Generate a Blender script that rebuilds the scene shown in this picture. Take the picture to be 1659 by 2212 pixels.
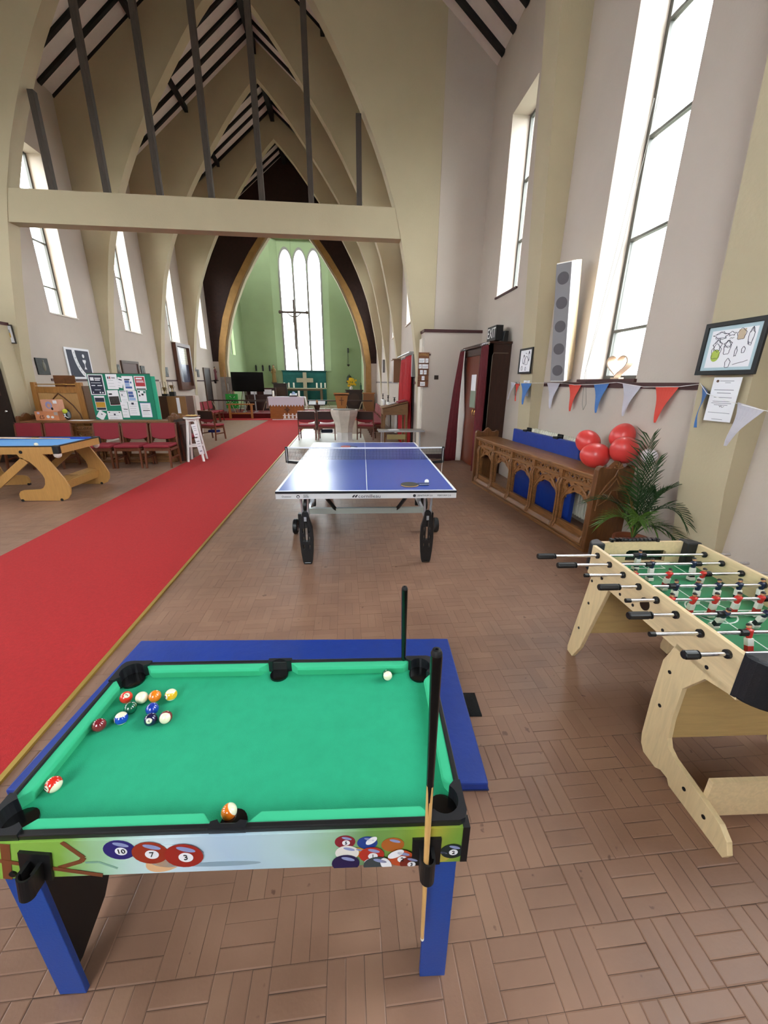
import bpy, bmesh, math, random
from mathutils import Matrix, Vector
for o in list(bpy.data.objects): bpy.data.objects.remove(o)
sc = bpy.context.scene
COL = sc.collection
rnd = random.Random(7)
PI = math.pi; sin = math.sin; cos = math.cos
# ---------------------------------------------------------------- camera
F_PX, YAW, PITCH, ROLL, CAM_H = 832.03, 0.0994325, 0.3254032, 0.0084898, 1.6297
def camera():
    fw = Vector((sin(YAW), cos(YAW), 0)); rt = Vector((cos(YAW), -sin(YAW), 0)); up = Vector((0, 0, 1))
    f2 = cos(PITCH)*fw - sin(PITCH)*up; u2 = cos(PITCH)*up + sin(PITCH)*fw
    r3 = cos(ROLL)*rt + sin(ROLL)*u2; u3 = cos(ROLL)*u2 - sin(ROLL)*rt
    cd = bpy.data.cameras.new('camera'); co = bpy.data.objects.new('camera', cd); COL.objects.link(co)
    co.matrix_world = Matrix(((r3.x, u3.x, -f2.x, 0), (r3.y, u3.y, -f2.y, 0), (r3.z, u3.z, -f2.z, CAM_H), (0, 0, 0, 1)))
    cd.sensor_fit = 'HORIZONTAL'; cd.sensor_width = 36; cd.lens = 36*F_PX/1659; cd.clip_start = .05; cd.clip_end = 200
    sc.camera = co
camera()
# ---------------------------------------------------------------- world, light level, exposure
W = bpy.data.worlds.new('overcast'); sc.world = W; W.use_nodes = True
W.node_tree.nodes['Background'].inputs[0].default_value = (.92, .96, 1, 1)
W.node_tree.nodes['Background'].inputs[1].default_value = 13.0      # bright overcast sky; it lights the hall through the window panes
sc.view_settings.view_transform = 'Standard'; sc.view_settings.look = 'None'
sc.view_settings.exposure = 0.66; sc.view_settings.gamma = 1.0; sc.view_settings.use_curve_mapping = False
cy = sc.cycles; cy.max_bounces = 7; cy.diffuse_bounces = 4; cy.glossy_bounces = 3; cy.transmission_bounces = 2; cy.transparent_max_bounces = 6; cy.caustics_reflective = False; cy.caustics_refractive = False; cy.adaptive_threshold = .02
def portal(c, w, h, d):     # sampling guide in a window opening (gives no light of its own); d = direction into the room
    l = bpy.data.lights.new('sky_portal', 'AREA'); l.shape = 'RECTANGLE'; l.size = w; l.size_y = h; l.cycles.is_portal = True
    o = bpy.data.objects.new('sky_portal', l); COL.objects.link(o); o.location = c; o.rotation_euler = {'-x': (PI/2, 0, -PI/2), '+x': (PI/2, 0, PI/2), '+y': (-PI/2, 0, 0), '-y': (PI/2, 0, 0)}[d]
# ---------------------------------------------------------------- materials
def lin(c):
    if isinstance(c, str):
        c = [int(c[i:i+2], 16)/255 for i in (0, 2, 4)]
    return tuple((x/12.92 if x <= .04045 else ((x+.055)/1.055)**2.4) for x in c)
MATS = {}
def mat(name, col, rough=.6, metal=0, var=0, vscale=6, bump=0, bscale=60, emis=0, coat=0, alpha=1, trans=0, wood=0, wdir=(1, 8, 8), spec=.5, dark=None):
    if name in MATS: return MATS[name]
    m = bpy.data.materials.new(name); m.use_nodes = True; MATS[name] = m
    nt = m.node_tree; N = nt.nodes; L = nt.links; b = N['Principled BSDF']
    c = lin(col); b.inputs['Base Color'].default_value = (*c, 1); b.inputs['Roughness'].default_value = rough
    b.inputs['Metallic'].default_value = metal; b.inputs['Coat Weight'].default_value = coat; b.inputs['Alpha'].default_value = alpha
    b.inputs['Coat Roughness'].default_value = .08; b.inputs['Specular IOR Level'].default_value = spec
    b.inputs['Transmission Weight'].default_value = trans
    if emis:
        b.inputs['Emission Color'].default_value = (*c, 1); b.inputs['Emission Strength'].default_value = emis
    if var or wood or bump:
        tc = N.new('ShaderNodeTexCoord'); 
    if var or wood:
        no = N.new('ShaderNodeTexNoise'); no.inputs['Scale'].default_value = vscale; no.inputs['Detail'].default_value = 5
        if wood:
            mp = N.new('ShaderNodeMapping'); mp.inputs['Scale'].default_value = wdir
            L.new(tc.outputs['Object'], mp.inputs['Vector']); L.new(mp.outputs[0], no.inputs['Vector'])
            no.inputs['Distortion'].default_value = .8
        else: L.new(tc.outputs['Object'], no.inputs['Vector'])
        a = var or wood
        cr = N.new('ShaderNodeValToRGB'); L.new(no.outputs['Fac'], cr.inputs[0])
        d = lin(dark) if dark else tuple(x*(1-a) for x in c)
        cr.color_ramp.elements[0].position = .3; cr.color_ramp.elements[0].color = (*d, 1)
        cr.color_ramp.elements[1].position = .7; cr.color_ramp.elements[1].color = (*[min(1, x*(1+a*.5)) for x in c], 1)
        L.new(cr.outputs[0], b.inputs['Base Color'])
    if bump:
        n2 = N.new('ShaderNodeTexNoise'); n2.inputs['Scale'].default_value = bscale; n2.inputs['Detail'].default_value = 4
        L.new(tc.outputs['Object'], n2.inputs['Vector'])
        bp = N.new('ShaderNodeBump'); bp.inputs['Strength'].default_value = bump; bp.inputs['Distance'].default_value = .01
        L.new(n2.outputs['Fac'], bp.inputs['Height']); L.new(bp.outputs[0], b.inputs['Normal'])
    return m
# ---------------------------------------------------------------- mesh builder
class MB:
    def __init__(s): s.v = []; s.f = []; s.m = []
    def add(s, vs, fs, M=None, mi=0):
        o = len(s.v)
        s.v += [tuple(M @ Vector(p)) if M is not None else tuple(p) for p in vs]
        s.f += [tuple(i+o for i in f) for f in fs]; s.m += [mi]*len(fs); return s
    def box(s, x0, x1, y0, y1, z0, z1, M=None, mi=0):
        return s.add([(x0,y0,z0),(x1,y0,z0),(x1,y1,z0),(x0,y1,z0),(x0,y0,z1),(x1,y0,z1),(x1,y1,z1),(x0,y1,z1)],
            [(3,2,1,0),(4,5,6,7),(0,1,5,4),(1,2,6,5),(2,3,7,6),(3,0,4,7)], M, mi)
    def bar(s, p0, p1, w, d, up=(0, 0, 1), mi=0):   # rectangular bar p0->p1, w across, d along the up side
        p0 = Vector(p0); p1 = Vector(p1); a = (p1-p0); l = a.length; a.normalize(); u = Vector(up)
        sd = a.cross(u)
        if sd.length < 1e-4: sd = a.cross(Vector((0, 1, 0)))
        sd.normalize(); u = sd.cross(a)
        M = Matrix(((sd.x, a.x, u.x, p0.x), (sd.y, a.y, u.y, p0.y), (sd.z, a.z, u.z, p0.z), (0, 0, 0, 1)))
        return s.box(-w/2, w/2, 0, l, -d/2, d/2, M, mi)
    def cyl(s, p0, p1, r0, r1=None, n=12, mi=0, caps=True):
        r1 = r0 if r1 is None else r1
        return s.tube([p0, p1], [r0, r1], n, mi, caps)
    def tube(s, pts, r, n=8, mi=0, caps=True):
        pts = [Vector(p) for p in pts]; k = len(pts); rs = r if isinstance(r, (list, tuple)) else [r]*k
        vs = []; fs = []; ref = None
        for i, p in enumerate(pts):
            t = (pts[min(i+1, k-1)]-pts[max(i-1, 0)]).normalized()
            if ref is None: ref = Vector((0, 0, 1)) if abs(t.z) < .9 else Vector((1, 0, 0))
            a = t.cross(ref).normalized(); b = a.cross(t).normalized(); ref = b
            for j in range(n):
                w = 2*PI*j/n; vs.append(p+(a*cos(w)+b*sin(w))*rs[i])
        for i in range(k-1):
            for j in range(n):
                fs.append((i*n+j, i*n+(j+1) % n, (i+1)*n+(j+1) % n, (i+1)*n+j))
        if caps: fs += [tuple(range(n-1, -1, -1)), tuple(range((k-1)*n, k*n))]
        return s.add(vs, fs, None, mi)
    def lathe(s, prof, n=24, M=None, mi=0, ph=0):
        vs = []; fs = []
        for (r, z) in prof:
            for j in range(n): w = 2*PI*(j+ph)/n; vs.append((r*cos(w), r*sin(w), z))
        for i in range(len(prof)-1):
            for j in range(n): fs.append((i*n+j, i*n+(j+1) % n, (i+1)*n+(j+1) % n, (i+1)*n+j))
        fs += [tuple(range(n-1, -1, -1)), tuple(range((len(prof)-1)*n, len(prof)*n))]
        return s.add(vs, fs, M, mi)
    def sph(s, c, r, n=16, m=10, mi=0, M=None):
        rx, ry, rz = r if isinstance(r, (list, tuple)) else (r, r, r)
        vs = [(c[0], c[1], c[2]-rz)]; fs = []
        for i in range(1, m):
            t = PI*i/m
            for j in range(n): w = 2*PI*j/n; vs.append((c[0]+rx*sin(t)*cos(w), c[1]+ry*sin(t)*sin(w), c[2]-rz*cos(t)))
        vs.append((c[0], c[1], c[2]+rz)); e = len(vs)-1
        for j in range(n):
            fs.append((0, 1+(j+1) % n, 1+j)); fs.append((e, e-n+j, e-n+(j+1) % n))
            for i in range(m-2): a = 1+i*n; fs.append((a+j, a+(j+1) % n, a+n+(j+1) % n, a+n+j))
        return s.add(vs, fs, M, mi)
    def prism(s, poly, d0, d1, ax='y', M=None, mi=0):  # 2D polygon in the plane across axis ax, from d0 to d1
        def P(a, b, d): return {'y': (a, d, b), 'x': (d, a, b), 'z': (a, b, d)}[ax]
        n = len(poly); vs = [P(a, b, d0) for a, b in poly]+[P(a, b, d1) for a, b in poly]
        fs = [tuple(range(n)), tuple(range(2*n-1, n-1, -1))]+[(i, n+i, n+(i+1) % n, (i+1) % n) for i in range(n)]
        return s.add(vs, fs, M, mi)
    def plate(s, outer, holes, d0, d1, ax='y', M=None, mi=0):  # polygon with holes, extruded
        bm = bmesh.new(); es = []; lo = []
        for lp in [outer]+holes:
            v = [bm.verts.new((a, b, 0)) for a, b in lp]; lo.append(len(v))
            es += [bm.edges.new((v[i], v[(i+1) % len(v)])) for i in range(len(v))]
        bmesh.ops.triangle_fill(bm, use_beauty=True, use_dissolve=False, edges=es)
        bm.verts.index_update()
        def P(c, d): return {'y': (c[0], d, c[1]), 'x': (d, c[0], c[1]), 'z': (c[0], c[1], d)}[ax]
        n = len(bm.verts); vs = [P(v.co, d0) for v in bm.verts]+[P(v.co, d1) for v in bm.verts]
        fs = []
        for f in bm.faces:
            ix = [v.index for v in f.verts]; fs.append(tuple(ix)); fs.append(tuple(i+n for i in reversed(ix)))
        k = 0
        for c in lo:
            for i in range(c): a = k+i; b = k+(i+1) % c; fs.append((a, a+n, b+n, b))
            k += c
        bm.free(); return s.add(vs, fs, M, mi)
    def grid(s, fn, nu, nv, mi=0, closed_u=False):
        vs = [fn(i/nu, j/nv) for j in range(nv+1) for i in range(nu+1)]; w = nu+1
        return s.add(vs, [(j*w+i, j*w+i+1, (j+1)*w+i+1, (j+1)*w+i) for j in range(nv) for i in range(nu)], None, mi)
def obj(name, mb, m, parent=None, smooth=False, bevel=0, bseg=2, loc=None, rot=None, solid=0):
    me = bpy.data.meshes.new(name); me.from_pydata(mb.v, [], mb.f); me.update()
    for x in (m if isinstance(m, (list, tuple)) else [m]): me.materials.append(x)
    if any(mb.m): me.polygons.foreach_set('material_index', mb.m)
    bm = bmesh.new(); bm.from_mesh(me); bmesh.ops.recalc_face_normals(bm, faces=bm.faces); bm.to_mesh(me); bm.free()
    if smooth:
        me.polygons.foreach_set('use_smooth', [True]*len(me.polygons)); me.set_sharp_from_angle(angle=.7 if smooth is True else smooth)
    o = bpy.data.objects.new(name, me); COL.objects.link(o)
    if parent: o.parent = parent
    if loc: o.location = loc
    if rot: o.rotation_euler = rot
    if solid:
        k = o.modifiers.new('solid', 'SOLIDIFY'); k.thickness = solid; k.offset = 0
    if bevel:
        k = o.modifiers.new('bevel', 'BEVEL'); k.width = bevel; k.segments = bseg; k.limit_method = 'ANGLE'; k.angle_limit = .6
    return o
def tag(o, label=None, cat=None, group=None, kind=None):
    if label: o['label'] = label
    if cat: o['category'] = cat
    if group: o['group'] = group
    if kind: o['kind'] = kind
    return o
def thing(name, label, cat, loc=(0, 0, 0), rz=0, group=None):
    o = bpy.data.objects.new(name, None); COL.objects.link(o); o.empty_display_size = .1
    o.location = loc; o.rotation_euler = (0, 0, rz); return tag(o, label, cat, group)
def struct(name, mb, m, **k): return tag(obj(name, mb, m, **k), kind='structure')
def dup(root, loc=None, rz=None, label=None, group=None):
    def cp(o, par):
        c = o.copy(); COL.objects.link(c); c.parent = par
        for ch in [x for x in ALLCH.get(o.name, [])]: cp(ch, c)
        return c
    ALLCH = {}
    for x in bpy.data.objects:
        if x.parent: ALLCH.setdefault(x.parent.name, []).append(x)
    r = cp(root, root.parent)
    if loc is not None: r.location = loc
    if rz is not None: r.rotation_euler = (0, 0, rz)
    if label: r['label'] = label
    if group: r['group'] = group
    return r
def text(name, body, size, m, parent, loc, rot, ext=.0006, align='CENTER', sx=1):
    cu = bpy.data.curves.new(name, 'FONT'); cu.body = body; cu.size = size; cu.align_x = align; cu.align_y = 'CENTER'; cu.extrude = ext; cu.resolution_u = 2
    t = bpy.data.objects.new('t', cu); COL.objects.link(t)
    dg = bpy.context.evaluated_depsgraph_get(); me = bpy.data.meshes.new_from_object(t.evaluated_get(dg)); me.name = name
    bpy.data.objects.remove(t); bpy.data.curves.remove(cu); me.materials.clear(); me.materials.append(m)
    o = bpy.data.objects.new(name, me); COL.objects.link(o); o.parent = parent; o.location = loc; o.rotation_euler = rot; o.scale = (sx, 1, 1)
    return o
def ell(cx, cy, rx, ry, n=24, a0=0, a1=2*PI):
    full = abs(a1-a0-2*PI) < 1e-6
    return [(cx+rx*cos(a0+(a1-a0)*i/(n if full else n-1)), cy+ry*sin(a0+(a1-a0)*i/(n if full else n-1))) for i in range(n)]
def lerp(tab, z):
    for (z0, a0), (z1, a1) in zip(tab, tab[1:]):
        if z <= z1: return a0+(a1-a0)*(z-z0)/(z1-z0) if z > z0 else a0
    return tab[-1][1]
# basic materials
CREAM = mat('cream_plaster', 'bfb193', .85, var=.06, vscale=1.5, bump=.15, bscale=40)
PLASTER = mat('lilac_white_plaster', 'c4b7ab', .85, var=.06, vscale=1.2, bump=.12, bscale=40)
WHITEP = mat('white_plaster', 'e6dfd2', .85, var=.03, vscale=2)
TRIM = mat('dark_red_paint', '40181a', .45)
BLACK = mat('black_plastic', '0e0e10', .45)
BLACKG = mat('black_gloss', '080808', .18, coat=.3)
CHROME = mat('chrome', 'd8d8dc', .18, metal=1)
STEEL = mat('painted_steel', 'b9bcc0', .35, metal=.6)
WHITE = mat('white_paint', 'f0efec', .5)
PAPER = mat('paper', 'f1f0f4', .8)
INK = mat('print_ink', '1c1c22', .7)
# ================================================================ structure
X0 = -2.42; HW = 4.09; HWW = 5.30
XL, XR, XWR, XWL = X0-HW, X0+HW, X0+HWW, X0-HWW
YW, YC, YE = -4.2, 21.3, 25.5
ARCH = [8.95, 12.1, 15.25, 18.35]; TH = .28
SOF = [(0, 4.09), (1, 4.09), (2, 4.02), (2.7, 3.92), (3.5, 3.79), (4.34, 3.61), (4.86, 3.48), (5.5, 3.25), (6, 3.03), (6.5, 2.78), (7, 2.5), (7.5, 2.18), (8, 1.83), (8.5, 1.46), (9, 1.08), (9.5, .67), (9.9, .3), (10.18, 0)]
RIDGE, SLN, SLW = 10.88, .79, .75
def in_frame(x, y, z, m=40):
    d = Vector((x, y, z-CAM_H)); cm = sc.camera.matrix_world.to_3x3(); q = cm.transposed() @ d
    if q.z > -.1: return None
    u = 829.5+F_PX*q.x/-q.z; v = 1106-F_PX*q.y/-q.z
    return (-q.z) if -m < u < 1659+m and -m < v < 2212+m else None
# --- floor: basket-weave brick blocks, three to a square
def floor_mats():
    m = bpy.data.materials.new('brick_block'); m.use_nodes = True; nt = m.node_tree; N = nt.nodes; L = nt.links; b = N['Principled BSDF']
    at = N.new('ShaderNodeAttribute'); at.attribute_name = 'tone'; oi = N.new('ShaderNodeObjectInfo'); ad = N.new('ShaderNodeMath'); ad.operation = 'ADD'
    L.new(at.outputs['Fac'], ad.inputs[0]); L.new(oi.outputs['Random'], ad.inputs[1])
    fr = N.new('ShaderNodeMath'); fr.operation = 'FRACT'; L.new(ad.outputs[0], fr.inputs[0])
    cr = N.new('ShaderNodeValToRGB'); e = cr.color_ramp.elements
    e[0].color = (*lin('8c6955'), 1); e[1].color = (*lin('96735d'), 1); k = e.new(.5); k.color = (*lin('916d58'), 1)
    L.new(fr.outputs[0], cr.inputs[0])
    ge = N.new('ShaderNodeNewGeometry'); n1 = N.new('ShaderNodeTexNoise'); n1.inputs['Scale'].default_value = 3.2; n1.inputs['Detail'].default_value = 8
    L.new(ge.outputs['Position'], n1.inputs['Vector'])
    c2 = N.new('ShaderNodeValToRGB'); c2.color_ramp.elements[0].position = .3; c2.color_ramp.elements[0].color = (.78, .76, .76, 1); c2.color_ramp.elements[1].position = .62
    L.new(n1.outputs['Fac'], c2.inputs[0])
    mx = N.new('ShaderNodeMixRGB'); mx.blend_type = 'MULTIPLY'; mx.inputs[0].default_value = 1; L.new(cr.outputs[0], mx.inputs[1]); L.new(c2.outputs[0], mx.inputs[2])
    n3 = N.new('ShaderNodeTexNoise'); n3.inputs['Scale'].default_value = 17; n3.inputs['Detail'].default_value = 3; L.new(ge.outputs['Position'], n3.inputs['Vector'])
    c3 = N.new('ShaderNodeValToRGB'); c3.color_ramp.elements[0].position = .27; c3.color_ramp.elements[0].color = (.55, .5, .48, 1); c3.color_ramp.elements[1].position = .31
    L.new(n3.outputs['Fac'], c3.inputs[0]); m2 = N.new('ShaderNodeMixRGB'); m2.blend_type = 'MULTIPLY'; m2.inputs[0].default_value = 1
    L.new(mx.outputs[0], m2.inputs[1]); L.new(c3.outputs[0], m2.inputs[2]); L.new(m2.outputs[0], b.inputs['Base Color'])
    n2 = N.new('ShaderNodeTexNoise'); n2.inputs['Scale'].default_value = 90; L.new(ge.outputs['Position'], n2.inputs['Vector'])
    bp = N.new('ShaderNodeBump'); bp.inputs['Strength'].default_value = .12; bp.inputs['Distance'].default_value = .004; L.new(n2.outputs['Fac'], bp.inputs['Height']); L.new(bp.outputs[0], b.inputs['Normal'])
    rr = N.new('ShaderNodeMapRange'); rr.inputs[3].default_value = .34; rr.inputs[4].default_value = .6; L.new(n1.outputs['Fac'], rr.inputs[0]); L.new(rr.outputs[0], b.inputs['Roughness'])
    return m
BRICK = floor_mats()
JOINT = mat('floor_joint', '4a362b', .8, var=.2)
FLOORFAR = mat('worn_block_floor', '92755f', .45, var=.18, vscale=5)
G = .1625
fl = MB().box(XWL-.4, XWR+.4, YW-.4, YC+.4, -.3, -.0016)
floor = struct('floor', fl, JOINT)
fb = struct('floor_far', MB().box(XL, XR, 9.6, YC, -.0016, 0), FLOORFAR); fb.parent = floor
def floor_bricks():
    cells = []
    for i in range(int((XWL-.56)/G)-1, int((XWR-.56)/G)+1):
        for j in range(-14, int((9.6-.835)/G)+1):
            x = .56+i*G; y = .835+j*G; hor = (i+j) % 2 != 0
            for k in range(3):
                if hor: a = (x, x+G, y+k*G/3, y+(k+1)*G/3)
                else: a = (x+k*G/3, x+(k+1)*G/3, y, y+G)
                cxx = (a[0]+a[1])/2; cyy = (a[2]+a[3])/2
                if -3.25 < cxx < -1.58 or (cyy > 8.55 and cxx > XR): continue
                d = in_frame(cxx, cyy, 0, 190)
                if d is None: continue
                if -.7 < cxx < .2 and .75 < cyy < 1.02: d += 3      # hidden by the pool table
                if -1.3 < cxx < .55 and 1.2 < cyy < 2.1: d += 9     # hidden by the mat
                cells.append((d, hor, a))
    cells.sort(key=lambda c: c[0])
    g = .0006; proto = {}
    for hor in (True, False):
        w, h = (G/2, G/6) if hor else (G/6, G/2)
        t = .0035; mb = MB(); x, y = w-g, h-g
        mb.add([(-x,-y,-.012),(x,-y,-.012),(x,y,-.012),(-x,y,-.012),(-x,-y,-.0012),(x,-y,-.0012),(x,y,-.0012),(-x,y,-.0012),(-x+t,-y+t,0),(x-t,-y+t,0),(x-t,y-t,0),(-x+t,y-t,0)],
            [(0,1,5,4),(1,2,6,5),(2,3,7,6),(3,0,4,7),(4,5,9,8),(5,6,10,9),(6,7,11,10),(7,4,8,11),(8,9,10,11)])
        me = bpy.data.meshes.new('brick'); me.from_pydata(mb.v, [], mb.f); me.materials.append(BRICK); proto[hor] = me
    for d, hor, a in cells[:300]:
        o = bpy.data.objects.new('brick', proto[hor]); COL.objects.link(o); o.parent = floor
        o.location = ((a[0]+a[1])/2, (a[2]+a[3])/2, rnd.uniform(-.0006, .0006)); o.rotation_euler = (rnd.uniform(-.004, .004), rnd.uniform(-.003, .003), 0)
    V = []; Fc = []; tone = []
    for d, hor, a in cells[300:]:
        z = rnd.uniform(-.0006, .0006); o = len(V); t = rnd.random(); x0, x1, y0, y1 = a[0]+g, a[1]-g, a[2]+g, a[3]-g
        V += [(x0, y0, -.01), (x1, y0, -.01), (x1, y1, -.01), (x0, y1, -.01), (x0, y0, z), (x1, y0, z), (x1, y1, z), (x0, y1, z)]
        Fc += [tuple(q+o for q in f) for f in ((4, 5, 6, 7), (0, 1, 5, 4), (1, 2, 6, 5), (2, 3, 7, 6), (3, 0, 4, 7))]; tone += [t]*8
    me = bpy.data.meshes.new('brick_paving'); me.from_pydata(V, [], Fc); me.materials.append(BRICK)
    at = me.attributes.new('tone', 'FLOAT', 'POINT'); at.data.foreach_set('value', tone)
    o = bpy.data.objects.new('brick_paving', me); COL.objects.link(o); o.parent = floor; o['kind'] = 'stuff'
floor_bricks()
# --- windows
def pane_mat():
    m = bpy.data.materials.new('window_glass'); m.use_nodes = True; nt = m.node_tree; N = nt.nodes; N.remove(N['Principled BSDF'])
    t = N.new('ShaderNodeBsdfTransparent'); t.inputs[0].default_value = (.95, .97, .97, 1); g = N.new('ShaderNodeBsdfGlossy'); g.inputs['Roughness'].default_value = .08
    x = N.new('ShaderNodeMixShader'); x.inputs[0].default_value = .05; nt.links.new(t.outputs[0], x.inputs[1]); nt.links.new(g.outputs[0], x.inputs[2]); nt.links.new(x.outputs[0], N['Material Output'].inputs[0]); return m
PANE = pane_mat()
struct('ground_outside', MB().box(-60, 60, -60, 80, -.6, -.4), mat('outside_ground', '6f7164', .9, var=.2, vscale=.5))
LEAD = mat('grey_metal_frame', '5b5a55', .5, metal=.3)
WN = [0]
def side_window(x, sgn, yc, w, z0, z1, bars, nv=0):     # sgn: +1 window in a wall on the +X side of the room
    WN[0] += 1; d = .30*sgn; xg = x+d; f = MB(); t = .045
    y0, y1 = yc-w/2, yc+w/2
    lo, hi = min(xg, xg+.05*sgn), max(xg, xg+.05*sgn)
    f.box(lo, hi, y0, y0+t, z0, z1).box(lo, hi, y1-t, y1, z0, z1).box(lo, hi, y0+t, y1-t, z0, z0+t).box(lo, hi, y0+t, y1-t, z1-t, z1)
    o = struct('window_%d' % WN[0], f, LEAD)
    zs = [z0+t]+bars+[z1-t]
    for a in bars: obj('glazing_bar', MB().box(lo, hi, y0+t, y1-t, a-.014, a+.014), LEAD, o)
    for a, b in zip(zs, zs[1:]): obj('pane', MB().box(xg+.02*sgn, xg+.026*sgn, y0+t, y1-t, a+.014*(a != zs[0]), b-.014*(b != zs[-1])), PANE, o)
    portal((xg+.035*sgn, yc, (z0+z1)/2), w-.09, z1-z0-.09, '-x' if sgn > 0 else '+x')
    s0, s1 = sorted((x-.03*sgn, xg)); obj('window_sill', MB().box(s0, s1, y0-.02, y1+.02, z0-.03, z0), TRIM if x == XWR else WHITEP, o)
    return o
def side_wall(name, x, sgn, y0, y1, zt, wins, m):
    mb = MB(); a, b = sorted((x, x+.42*sgn)); p = y0
    for yc, w, z0, z1 in sorted(wins):
        mb.box(a, b, p, yc-w/2, 0, zt); mb.box(a, b, yc-w/2, yc+w/2, 0, z0-.03); mb.box(a, b, yc-w/2, yc+w/2, z1, zt); p = yc+w/2
    mb.box(a, b, p, y1, 0, zt); return struct(name, mb, m)
WZ = [(4.27, .96, 1.68, 5.85), (7.45, .92, 3.15, 5.85), (1.07, .96, 1.68, 5.85), (-2.1, .96, 1.68, 5.85)]  # last two openings are out of view, added for the daylight they let in
side_wall('wall_right', XWR, 1, YW, 8.95, 7.1, WZ, PLASTER)
side_wall('wall_left', XWL, -1, YW, 8.95, 7.1, WZ, PLASTER)
for yc, w, z0, z1 in WZ:
    bs = [z for z in (2.215, 3.133, 4.04, 4.94) if z > z0+.3]
    side_window(XWR, 1, yc, w, z0, z1, bs); side_window(XWL, -1, yc, w, z0, z1, bs)
NZ = [(y, .92, 3.05, 6.3) for y in (10.72, 13.87, 17.02, 20.15)]
side_wall('wall_nave_right', XR, 1, 9.23, YC, 7.86, NZ, PLASTER)
side_wall('wall_nave_left', XL, -1, 9.23, YC, 7.86, NZ, PLASTER)
for yc, w, z0, z1 in NZ:
    side_window(XR, 1, yc, w, z0, z1, [3.66, 4.58, 5.5]); side_window(XL, -1, yc, w, z0, z1, [3.66, 4.58, 5.5])
# --- transverse arches (pointed concrete diaphragms)
def roof_half(z, out, sl, ridge=RIDGE+.17): return max(0, min(out, (ridge-z)/sl))
def arch(name, y, out, sl, m=CREAM):
    mb = MB(); zs = [z for z, _ in SOF]+[ridge_z(sl)*.5+5.09, RIDGE-.0]
    zs = sorted(set([z for z, _ in SOF]+[RIDGE+.17-sl*out]+[10.4, 10.65, RIDGE+.17]))
    for s in (-1, 1):
        for z0, z1 in zip(zs, zs[1:]):
            a0, a1 = (lerp(SOF, z0) if z0 < 10.18 else 0), (lerp(SOF, z1) if z1 < 10.18 else 0)
            b0, b1 = roof_half(z0, out, sl), roof_half(z1, out, sl)
            if b0-a0 < 1e-4 and b1-a1 < 1e-4: continue
            q = [(X0+s*a0, z0), (X0+s*b0, z0), (X0+s*b1, z1), (X0+s*a1, z1)]
            vs = [(x, y, z) for x, z in q]+[(x, y+TH, z) for x, z in q]
            mb.add(vs, [(0, 1, 2, 3), (7, 6, 5, 4), (0, 3, 7, 4), (1, 5, 6, 2)])
    return struct(name, mb, m)
def ridge_z(sl): return RIDGE
for i, y in enumerate(ARCH):
    arch('trim_%d' % (i+1), y, HWW if i == 0 else HW, SLW if i == 0 else SLN)
for s in (-1, 1):
    pn = [(X0+s*4.36, 2.66), (X0+s*HWW, 2.66), (X0+s*HWW, RIDGE+.16-SLW*HWW), (X0+s*4.36, RIDGE+.16-SLW*4.36)]
    obj('infill_panel', MB().prism(pn, 8.94, 8.95, 'y'), PLASTER, bpy.data.objects['trim_1'])
tb = struct('trim_10', MB().box(X0-3.62, X0+3.62, 8.96, 9.22, 4.34, 4.86), CREAM)
HANG = mat('grey_brown_timber', '4a4038', .75, wood=.3, wdir=(8, 8, 1))
for k in range(7):
    x = X0-2.79+k*.93; h = abs(x-X0); zt = max(z for z, a in SOF if a >= h)+.3
    o = obj('hanger', MB().box(x-.05, x+.05, 9.04, 9.14, 4.86, zt), HANG, tb); 
# ribs of the west bays on the outer walls
RIB = [(0, .03), (.42, .07), (.9, .14), (2, .2), (3.5, .28), (4.8, .34), (5.8, .39), (6.6, .46), (6.95, .52)]
def west_rib(n, y0, y1, s):
    mb = MB(); xw = X0+s*HWW
    pts = [(X0+s*(HWW-d), z) for z, d in RIB]+[(X0+s*2.6, 8.5), (X0, 10.3), (X0, 11.04), (X0+s*HWW, 7.06), (xw, 0)]
    mb.prism(pts, y0, y1, 'y'); return struct('trim_%d' % n, mb, CREAM)
n = 11
for y0, y1 in ((5.65, 6.05), (2.46, 2.86)):
    for s in (1, -1): west_rib(n, y0, y1, s); n += 1
# boxed-in wall beside the arch, dark capping on top
for s, nm in ((1, 'right'), (-1, 'left')):
    a, b = sorted((X0+s*4.09, X0+s*HWW)); 
    w = struct('wall_box_'+nm, MB().box(a, b, 8.56, 8.95, 0, 2.61), PLASTER if s == 1 else CREAM)
    a, b = sorted((X0+s*4.07, X0+s*HWW))
    obj('capping', MB().box(a, b, 8.54, 8.95, 2.61, 2.665), TRIM, w)
    obj('skirting', MB().box(a, b, 8.545, 8.56, 0, .09), TRIM, w)
obj('pipe_boxing', MB().box(1.63, 1.68, 8.62, 8.93, 0, 2.5), WHITEP, bpy.data.objects['wall_box_right'])
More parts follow.
